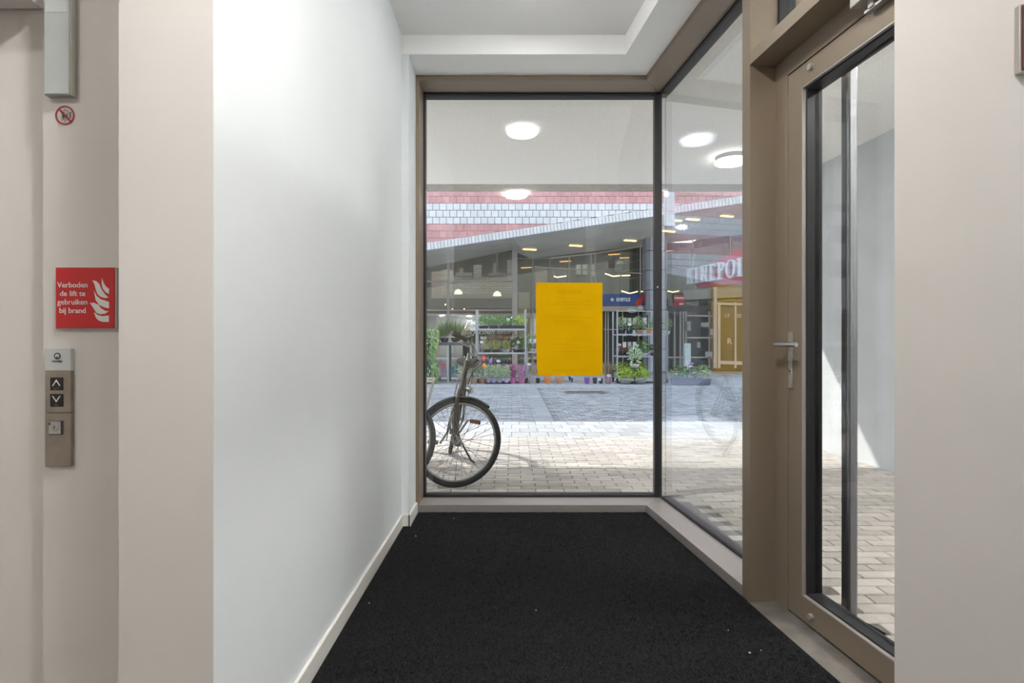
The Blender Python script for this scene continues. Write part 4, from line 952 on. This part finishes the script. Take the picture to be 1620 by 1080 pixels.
# rear riser on rack 1
t_ = thing('shelf_riser', 'narrow brown riser at the back of the left trolley', 'shelf', (r1x0+.06,13.58,S2))
mb = MB(); mb.box(r1x0+.06,r1x1-.06,13.56,13.72,S3+.04,S3+.06); sub('board', mb, mat('riser_wood', (.22,.15,.10), .7), t_)
for a_ in (r1x0+.08, r1x1-.08): mb = MB(); mb.box(a_-.015,a_+.015,13.60,13.68,S2,S3+.04); sub('foot', mb, M_tb, t_)
for i, (px_, k_, pk, lb) in enumerate(((765,'olive','white','small plant in a white pot at the riser left'),(778,'dry','clay','dry tan succulent in clay bowl on the riser'),(790,'dry','clay','tan moss ball on the riser middle'),(800,'redbrown','terracotta','rust-red succulent on the riser'),(811,'redbrown','white','reddish succulent in a white pot at the riser right'))):
    plant(px_,538,12,13,'bush',k_,'bowl',pk,5,lb,13.64,zfix=S3+.061,pw=11,n=120,fl=('orange',2,.8,.1) if i in (2,3) else None)
# behind-notice low trolley plants
for px_, yb, lb in ((838,541,'small red-flowered plant left on the low trolley top shelf'),(845,541,'small pale plant on the low trolley top shelf'),(841,556,'tiny white-potted plant on the low trolley lower shelf'),(847,556,'tiny pale plant beside the notice on the low trolley')):
    plant(px_,yb,9,13,'bush','green' if yb < 550 else 'pale','pot','white',5,lb,13.62,zfix=zof(yb,13.6),pw=7,n=100,fl=('salmon',3,.7,.12) if yb < 550 else ('white',3,.7,.1))
# ground row
tr = thing('plant_tray', 'black tray holding four variegated plants in lilac pots', 'tray', (P(787,0,13.1).x,13.1,0))
a_, b_ = P(768,0,13.1).x, P(808,0,13.1).x; mb = MB(); mb.box(a_,b_,12.98,13.16,0,.03); sub('tray_base', mb, M_gask, tr)
for i, (px_, lb) in enumerate(((773,'variegated plant in the leftmost lilac pot of the black tray'),(781,'variegated plant in the second lilac pot of the black tray'),(790.5,'variegated plant in the third lilac pot of the black tray'),(801,'variegated plant in the rightmost lilac pot of the black tray'))):
    plant(px_,602,15,27,'bush','pale','pot','lilac',6,lb,13.07,zfix=.031,pw=8,tagc=[(788.5,571)] if i == 2 else None,fl=('pink',2,.95,.10) if i == 3 else None)
plant(812,605,12,32,'upright','magenta','bucket','magenta',10,'narrow magenta heather in the left of two magenta pots',13.1,ground=True,pw=10,n=420)
plant(825.5,605,17,30,'upright','mauve','bucket','magenta',10,'broad mauve heather in the right magenta pot',13.1,ground=True,pw=12,n=420)
plant(842,605,13,34,'spiky','dry','bucket','grey',13,'dry stems with a white card in a grey zinc bucket',13.1,ground=True,pw=12,tagc=[(837,576)],n=60)
plant(866,605,12,20,'bush','dry','bucket','orange',11,'orange pot at the lower left corner of the yellow notice',13.1,ground=True,pw=12,n=60)
plant(885,604,16,16,'bush','dry','bowl','terracotta',9,'wide terracotta bowl under the yellow notice',13.15,ground=True,pw=14,n=60)
plant(928.5,605,10,16,'bush','olive','bucket','purple',9,'small purple pot under the yellow notice',13.1,ground=True,pw=9,n=60)
plant(941,605,8,14,'bush','olive','pot','black',9,'small dark pot right of the purple pot',13.1,ground=True,pw=8,n=50)
plant(950,605,8,14,'bush','pale','pot','black',8,'dark pot with pale foliage at the lower right corner of the notice',13.1,ground=True,pw=8,n=50,tagc=[(948,600)])
plant(962.5,603,10,15,'bush','redbrown','box','mauvep',12,'mauve box pot with white card left of the right trolley',13.0,zfix=.006,pw=8,tagc=[(963,594)],n=60)
plant(962,590,17,32,'spiky','dry','bucket','clay',8,'rusty dry grass bush between notice and right trolley',13.7,zfix=.006,pw=11,n=260)
plant(851,604,7,14,'bush','redbrown','pot','black',8,'small dark pot half hidden by the notice left edge',13.2,ground=True,pw=7,n=50)
# plants behind the bicycle
plant(735,603,20,40,'bush','pale','bucket','clay',8,'pale bushy plant behind the bicycle head tube',13.1,ground=True,pw=12,fl=('red',3,.8,.07))
plant(750,603,20,36,'bush','olive','bucket','clay',8,'olive plant behind the bicycle saddle',13.15,ground=True,pw=12,fl=('pink',4,.8,.07))
plant(764,603,14,30,'bush','pale','bucket','clay',8,'pale plant in brown pot left of the lilac pots',13.2,ground=True,pw=12,fl=('red',5,.85,.10))
for i, (px_, py_, k_, lb) in enumerate(((766,580,'orange','orange paper tulip pinwheel above the pots'),(776,573,'purple','purple paper tulip pinwheel above the pots'),(765,568,'red','red paper tulip pinwheel above the pots'))):
    p = P(px_,py_,12.9); mb = MB(); mb.tube([(p.x-.08,12.9,.05),(p.x,12.9,p.z)],.006,5); t = obj('garden_stick', mb, M_tb, label=lb, cat='garden stick')
    mb = MB(); mb.lathe(p,[(.015,-.04),(.035,-.02),(.042,.02),(.036,.05),(.012,.085)],9); obj('bloom', mb, leafmat(k_), t)
# rack 2
for px_, w_, h_, k_, sh, pk, pw_, lb in ((985,20,27,'olive','pot','black',10,'olive bush left on the top shelf, right trolley'),(1011,22,27,'olive','bowl','clay',13,'round olive bush in a brown bowl on the top shelf, right trolley'),
      (1038,20,30,'olive','pot','grey',10,'tall olive bush at the right end of the top shelf, beside the corner joint'),(998,14,11,'dark','pot','black',7,'low dark green plant between the olive bushes'),(1027,13,10,'yellowgreen','pot','terracotta',8,'low yellow-green plant right of the round olive bush')):
    plant(px_,528,w_,h_,'bush',k_,sh,pk,7,lb,13.5 if h_ > 15 else 13.3,zfix=T1,pw=pw_,fl=('orange',2,.6,.12) if px_ == 1027 else None,tagc=[(996,513)] if px_ == 998 else None)
for px_, w_, h_, k_, pk, lb in ((982,15,14,'redbrown','black','red-brown heather left on the lower shelf, right trolley'),(994,15,14,'redbrown','black','second red-brown heather on the lower shelf, right trolley'),(1018,24,24,'green','white','bright green bush in a white trough on the lower shelf'),(1035,16,18,'dark','black','dark green bush at the lower shelf right end')):
    plant(px_,562,w_,h_,'bush',k_,'bowl','white' if pk == 'white' else pk,4,lb,13.45,zfix=T2,pw=14,tagc=[(980,545)] if px_ == 982 else ([(1008,546)] if px_ == 1018 else None))
plant(1004,580,22,32,'bush','pale','bowl','white',5,'variegated ivy in a white bowl in front of the right trolley',13.0,zfix=.42,pw=15,n=260)
mb = MB(); c_ = P(1004,0,13.0); mb.lathe((c_.x,13.0,0),[(.10,.0),(.10,.02),(.02,.03),(.02,.39),(.12,.40),(.12,.418)],14); obj('plant_stand', mb, M_tb, label='thin dark stand under the variegated ivy', cat='plant stand')
for px_, yb, Y_, lb in ((986,592,13.5,'lime plant in the back row under the right trolley, left'),(1010,592,13.5,'lime plant in the back row under the right trolley, right')):
    plant(px_,yb,26,22,'bush','lime','bowl','black',5,lb,Y_,zfix=.165,pw=18)
for px_, lb in ((990,'lime leafy plant in a grey bowl, front left under the right trolley'),(1013,'lime leafy plant in a grey bowl, front right under the right trolley')):
    plant(px_,605,27,25,'bush','lime','bowl','grey',6,lb,12.98,ground=True,pw=19,n=260)
plant(1056,530,14,26,'bush','trail','pot','white',5,'loose lime plant at the trolley end behind the side window',13.3,zfix=T1+.0,pw=8,n=120)
# oval signs on top of rack
for px_, lb in ((1000,'oval white wire sign on the right trolley top bar'),(1013,'small grey round sign beside the oval sign')):
    p = P(px_,492 if px_ == 1000 else 488,13.2); mb = MB(); rx_ = .125 if px_ == 1000 else .06
    mb.tube([(p.x+rx_*math.cos(R(q*15)),13.2,p.z+.055*math.sin(R(q*15))+.02) for q in range(24)],.007,5,closed=True); mb.box(p.x-rx_*.7,p.x+rx_*.7,13.195,13.205,p.z+.005,p.z+.035)
    obj('wire_sign', mb, mat('pale_wire', (.5,.58,.56), .5), label=lb, cat='sign')
# poster grid behind rack 2
gp = thing('postcard_stand', 'dark wire stand of small pictures behind the right trolley', 'stand', (P(1000,0,15.2).x,15.2,0))
mb = MB()
for q in range(6): x_ = P(984+q*8,0,15.2).x; mb.box(x_-.012,x_+.012,15.19,15.21,0,zof(498,15.2))
for q in (500,520,540,560): z_ = zof(q,15.2); mb.box(P(984,0,15.2).x,P(1024,0,15.2).x,15.19,15.21,z_-.01,z_+.01)
sub('wire_frame', mb, M_gask, gp)
for i in range(5):
    for j in range(3):
        if (i+j*2) % 4 == 3: continue
        p = P(988+i*8,507+j*19,15.15); mb = MB(); mb.box(p.x-.055,p.x+.055,15.15,15.165,p.z-.10,p.z+.08); sub('picture', mb, mat('picture_%d' % ((i*3+j) % 4), ((.55,.55,.53),(.35,.36,.42),(.6,.55,.48),(.42,.46,.44))[(i*3+j) % 4], .5), gp)
# white bollard and flower trough
p0, p1 = P(1083,543,15.5), P(1093,590,15.5)
bo = thing('bollard_panel', 'tall pale flat bollard behind the flower trough', 'bollard', (p0.x,15.5,0))
mb = MB(); mb.box(p0.x,p1.x,15.5,15.6,0,p0.z); sub('slab', mb, mat('pale_bollard', (.62,.72,.72), .5), bo, bev=.01)
mb = MB(); mb.lathe((P(1087,0,15.5).x,15.49,zof(548,15.5)),[(.02,0),(.02,.01)],10,'y'); sub('screw', mb, M_steel, bo)
tq = thing('flower_trough', 'low trough of purple and pink petunias behind the side window', 'planter', (P(1092,0,12.7).x,12.7,0))
mb = MB(); a_, b_ = -.42, .42; mb.add([(a_,-.16,0),(b_,-.16,0),(b_,.16,0),(a_,.16,0),(a_-.03,-.2,.17),(b_+.03,-.2,.17),(b_+.03,.2,.17),(a_-.03,.2,.17),(a_,-.17,.17),(b_,-.17,.17),(b_,.17,.17),(a_,.17,.17),(a_,-.17,.14),(b_,-.17,.14),(b_,.17,.14),(a_,.17,.14)],
   [(3,2,1,0),(0,1,5,4),(1,2,6,5),(2,3,7,6),(3,0,4,7),(4,5,9,8),(5,6,10,9),(6,7,11,10),(7,4,8,11),(8,9,13,12),(9,10,14,13),(10,11,15,14),(11,8,12,15),(12,13,14,15)])
obj('trough', mb, mat('trough_blue', (.22,.22,.34), .6), tq)
for i, k_ in enumerate(('green','olive','trail')):
    f = obj('foliage', fol('bush',k_,i), None, tq); f.location = (-.28+.28*i,0,.08); f.scale = (.42,.36,.40)
for k_, sd_ in (('purple',1),('pink',2),('white',3)):
    f = obj('blossoms', flowers(sd_,9,k_,.4,.06), None, tq); f.location = (.05*sd_-.1,-.02,.06); f.scale = (.85,.4,.48)

# ------------------------------------------------------------------ bicycles
M_tyre = mat('tyre_rubber', (.02,.021,.021), .7, var=.25, vs=40); M_rim = mat('dull_rim', (.34,.34,.32), .4, metal=.7)
M_spk = mat('spoke_steel', (.30,.29,.27), .4, metal=.7); M_frm = mat('olive_frame', (.06,.056,.042), .45, metal=.3)
M_fend = mat('mudguard', (.05,.062,.06), .4); M_sad = mat('saddle_black', (.02,.02,.019), .6); M_grip = mat('brown_grip', (.04,.032,.024), .7)
M_wh = mat('white_basket', (.70,.69,.66), .5); M_amber = mat('reflector_amber', (.45,.14,.03), .3)
def ring(mb, c, R_, r_, n=56, k=8, A0=0, A1=360, flat=1.0):
    vs = []; fs = []; full = abs(A1-A0) >= 360; m = n if full else n+1
    for i in range(m):
        a_ = R(A0+(A1-A0)*i/n); cc = Vector((math.cos(a_),0,math.sin(a_)))
        for j in range(k):
            b_ = 2*math.pi*j/k; vs.append(Vector(c)+cc*(R_+r_*math.cos(b_)*flat)+Vector((0,r_*math.sin(b_),0)))
    for i in range(n):
        A = i*k; B = ((i+1) % m)*k
        for j in range(k): fs.append((A+j, B+j, B+(j+1)%k, A+(j+1)%k))
    mb.add(vs, fs)
def wheel(parent, nm, c, Tm):
    mb = MB(); mb.T = Tm; mb.lathe(c,[(.012,-.055),(.012,-.035),(.034,-.032),(.034,-.026),(.02,-.022),(.02,.022),(.034,.026),(.034,.032),(.012,.035),(.012,.055)],14,'y')
    h_ = obj(nm, mb, M_rim, parent, smooth=True)
    mb = MB(); mb.T = Tm; ring(mb, c, .323, .0185, flat=1.0); obj('tyre', mb, M_tyre, h_, smooth=True)
    mb = MB(); mb.T = Tm; ring(mb, c, .298, .011, k=6, flat=.9); obj('rim', mb, M_rim, h_, smooth=True)
    mb = MB(); mb.T = Tm
    for i in range(36):
        a_ = 2*math.pi*i/36; s_ = 1 if i % 2 else -1; b_ = a_+(.75 if (i//2) % 2 else -.75)
        mb.tube([(c[0]+.032*math.cos(b_),c[1]+s_*.028,c[2]+.032*math.sin(b_)),(c[0]+.294*math.cos(a_),c[1],c[2]+.294*math.sin(a_))],.0016,4,caps=False)
    obj('spokes', mb, M_spk, h_)
    return h_
def bicycle(lb, loc, head, lean, steer, frm, bars='city', stand=True, basket=False, grp=None):
    root = thing('bicycle', lb, 'bicycle', loc, group=grp)
    root.rotation_mode = 'QUATERNION'
    root.rotation_quaternion = (Matrix.Rotation(head,3,'Z') @ Matrix.Rotation(-lean,3,'X')).to_quaternion()
    # local frame: front wheel contact at the origin, forward +X, left +Y
    HA = R(68); ax = Vector((-math.cos(HA),0,math.sin(HA)))    # steering axis direction (up and back)
    crown = Vector((-.02,0,.34)) + ax*.36 - Vector((.05,0,0))*0
    ap = Vector((-.05,0,.34))
    def onax(t): return ap+ax*t
    St = Matrix.Translation(ap) @ Matrix.Rotation(steer,4,ax) @ Matrix.Translation(-ap)
    bb = Vector((-.62,0,.29)); rear = Vector((-1.07,0,.342)); seatc = Vector((-.80,0,.78))
    ht0, ht1 = onax(.38), onax(.62)
    fr = MB(); fr.tube([ht0-ax*.02, ht1+ax*.02],.021,12); fr.tube([ht0+ax*.02, ht0*.3+bb*.7+Vector((0,0,.0)), bb],[.019,.019,.02],10); fr.tube([ht1-ax*.05, bb*.75+ht1*.25+Vector((0,0,-.02)), bb+Vector((-.06,0,.17))],.015,8)
    fr.tube([bb, seatc],.016,10); fr.lathe(bb,[(.024,-.035),(.024,.035)],12,'y')
    for s_ in (-1,1):
        fr.tube([bb+Vector((-.03,s_*.03,0)), rear+Vector((0,s_*.06,0))],.009,6); fr.tube([seatc+Vector((.02,s_*.02,-.06)), rear+Vector((0,s_*.06,0))],.008,6)
    obj('frame', fr, frm, root, smooth=True)
    wheel(root, 'front_wheel', (0,0,.342), St); wheel(root, 'rear_wheel', tuple(rear), None)
    fk = MB(); fk.T = St
    for s_ in (-1,1): fk.tube([onax(.37)+Vector((0,s_*.035,0)), onax(.30)+Vector((0,s_*.048,0)), onax(.12)+Vector((.005,s_*.055,0)), Vector((0,s_*.058,.342))],[.014,.016,.013,.009],10)
    fk.tube([onax(.37)+Vector((0,-.04,0)), onax(.37)+Vector((0,.04,0))],.017,10); fk.tube([onax(.36), onax(.72)],.0125,10)
    fk_o = obj('fork', fk, frm, root, smooth=True)
    hb = MB(); hb.T = St; top = onax(.70); hb.tube([onax(.60), top, top+Vector((.05,0,.02))],[.014,.013,.012],10)
    pts = []
    for s_ in (1,): pass
    L_ = [Vector((.05,0,.02)), Vector((.06,.07,.03)), Vector((.045,.14,.05)), Vector((.01,.20,.05)), Vector((-.03,.26,.035)), Vector((-.06,.31,.02))]
    full = [Vector((v.x,-v.y,v.z)) for v in L_[::-1]]+L_[1:]
    hb.tube([top+v for v in full],.0115,10); h_o = obj('handlebar', hb, M_rim, root, smooth=True)
    for s_ in (-1,1):
        g = MB(); g.T = St; g.tube([top+Vector((.012,s_*.195,.05)), top+Vector((-.03,s_*.26,.035)), top+Vector((-.067,s_*.318,.018))],[.017,.019,.021],10); obj('grip', g, M_grip, root, smooth=True)
        g = MB(); g.T = St; g.tube([top+Vector((.05,s_*.15,.04)), top+Vector((.05,s_*.19,.01)), top+Vector((-.0,s_*.28,-.015))],[.009,.007,.005],6); obj('brake_lever', g, M_rim, root, smooth=True)
    g = MB(); g.T = St; g.tube([top+Vector((.03,.19,.06)), top+Vector((.10,.12,.02)), top+Vector((.10,.03,-.10)), onax(.36)+Vector((.03,.01,0))],.0035,5)
    g.tube([top+Vector((.03,-.19,.06)), top+Vector((.12,-.10,.01)), top+Vector((.08,-.03,-.14)), onax(.45)+Vector((.03,0,0))],.0035,5); obj('brake_cable', g, M_gask, root, smooth=True)
    g = MB(); g.T = St; ring(g, (0,0,.342), .350, .030, n=36, k=10, A0=78, A1=214, flat=.42); obj('front_mudguard', g, M_fend, root, smooth=True)
    g = MB(); ring(g, tuple(rear), .358, .024, n=36, k=8, A0=10, A1=200, flat=.35); obj('rear_mudguard', g, M_fend, root, smooth=True)
    # headlamp
    c_ = onax(.43)+Vector((.075,0,.0)); g = MB(); g.T = St; g.lathe(c_,[(.010,-.035),(.022,-.022),(.027,.015),(.026,.02)],14,'x'); g.tube([c_+Vector((-.05,0,0)), onax(.40)],.006,5); hl = obj('headlamp', g, M_rim, root, smooth=True)
    g = MB(); g.T = St; g.lathe(c_,[(.025,.0202),(.015,.027)],14,'x'); obj('lens', g, mat('lamp_lens', (.75,.72,.62), .2), hl, smooth=True)
    # saddle
    g = MB(); sc_ = Vector((-.84,0,.86)); vs = []; fs = []; prof = [(-.13,.03,.04),(-.12,.085,.07),(-.06,.11,.085),(.0,.10,.085),(.07,.06,.075),(.12,.034,.05),(.135,.012,.03)]
    for (xq, wq, hq) in prof:
        for j in range(10):
            b_ = 2*math.pi*j/10; vs.append(sc_+Vector((xq, wq*math.cos(b_), .035+hq*.55*math.sin(b_))))
    for i in range(len(prof)-1):
        for j in range(10): fs.append((i*10+j, (i+1)*10+j, (i+1)*10+(j+1)%10, i*10+(j+1)%10))
    fs += [tuple(range(10)), tuple(range(60,70))[::-1]]; g.add(vs, fs); sd_o = obj('saddle', g, M_sad, root, smooth=True)
    g = MB(); g.tube([seatc+Vector((0.01,0,-.04)), sc_+Vector((0,0,.01))],.012,8); g.tube([sc_+Vector((-.07,-.03,.01)), sc_+Vector((-.08,-.03,-.03))],.02,8); g.tube([sc_+Vector((-.07,.03,.01)), sc_+Vector((-.08,.03,-.03))],.02,8); obj('seat_post', g, M_rim, root, smooth=True)
    # rack
    g = MB()
    for yq in (-.06,-.02,.02,.06): g.tube([(-.90,yq,.745),(-1.30,yq,.745)],.0045,5)
    for xq in (-.90,-1.08,-1.30): g.tube([(xq,-.062,.745),(xq,.062,.745)],.0045,5)
    for s_ in (-1,1): g.tube([(-1.10,s_*.065,.745),(-1.07,s_*.065,.345)],.005,5); g.tube([(-1.28,s_*.062,.742),(-1.08,s_*.065,.36)],.005,5)
    obj('luggage_rack', g, M_rim, root, smooth=True)
    # cranks and pedals
    ca = R(-38)
    for s_ in (-1,1):
        e = bb+Vector((math.cos(ca+ (0 if s_ > 0 else math.pi))*.165, s_*.095, math.sin(ca+(0 if s_ > 0 else math.pi))*.165)) if False else bb+Vector((s_*.09, s_*.10, s_*.135))
        g = MB(); g.tube([bb+Vector((0,s_*.05,0)), e],.009,7); g.tube([e, e+Vector((0,s_*.10,0))],.005,6); cr = obj('crank', g, M_rim, root, smooth=True)
        g = MB(); pc = e+Vector((0,s_*.065,0)); g.box(pc.x-.042,pc.x+.042,pc.y-.045,pc.y+.045,pc.z-.012,pc.z+.012); pd = obj('pedal', g, M_sad, cr, bev=.003)
        g = MB(); g.box(pc.x+.042,pc.x+.045,pc.y-.035,pc.y+.035,pc.z-.008,pc.z+.008); obj('reflector', g, M_amber, pd)
    g = MB(); g.lathe(bb,[(.085,-.052),(.088,-.05),(.088,-.047),(.085,-.045)],28,'y'); g.box(bb.x-.40,bb.x+.02,-.062,-.044,.26,.375); obj('chain_guard', g, M_fend, root, bev=.004)
    if stand:
        g = MB(); th = lean
        for s_ in (1,):
            f = bb+Vector((-.06,s_*.03,-.02)); e = Vector((-.70,.20,.012+.20*math.tan(th))); g.tube([f, (f+e)/2, e, e+Vector((.03,.03,.0))],[.008,.008,.008,.007],8)
        obj('kickstand', g, M_gask, root, smooth=True)
    if basket:
        g = MB(); bc = Vector((-.02,.14,.575)); 
        for k_, zz in enumerate((0,.06,.12,.18,.24)):
            a_ = .10+.035*k_/4; b_ = .13+.04*k_/4
            g.tube([bc+Vector((x_*a_,y_*b_,zz)) for x_, y_ in ((-1,-1),(1,-1),(1,1),(-1,1))],.005 if k_ < 4 else .009,5,closed=True)
        for q in range(24):
            a_ = q/24*4; sd2 = int(a_); f_ = (a_-sd2)*2-1; xy = [(f_,-1),(1,f_),(-f_,1),(-1,-f_)][sd2]
            g.tube([bc+Vector((xy[0]*.10,xy[1]*.13,0)), bc+Vector((xy[0]*.135,xy[1]*.17,.24))],.0035,4)
        g.box(bc.x-.10,bc.x+.10,bc.y-.13,bc.y+.13,bc.z-.004,bc.z+.004)
        obj('basket', g, M_wh, root)
    return root
bicycle('dark city bicycle outside the end window, front wheel turned sideways', (-.522,3.86,.004), R(-90)+R(4), R(11), R(71), M_frm)
bicycle('second bicycle at the left window edge with a white wire basket', (-.965,3.80,.004), R(-90)+R(4), R(5), R(72), mat('pale_frame', (.5,.5,.48), .4), basket=True)
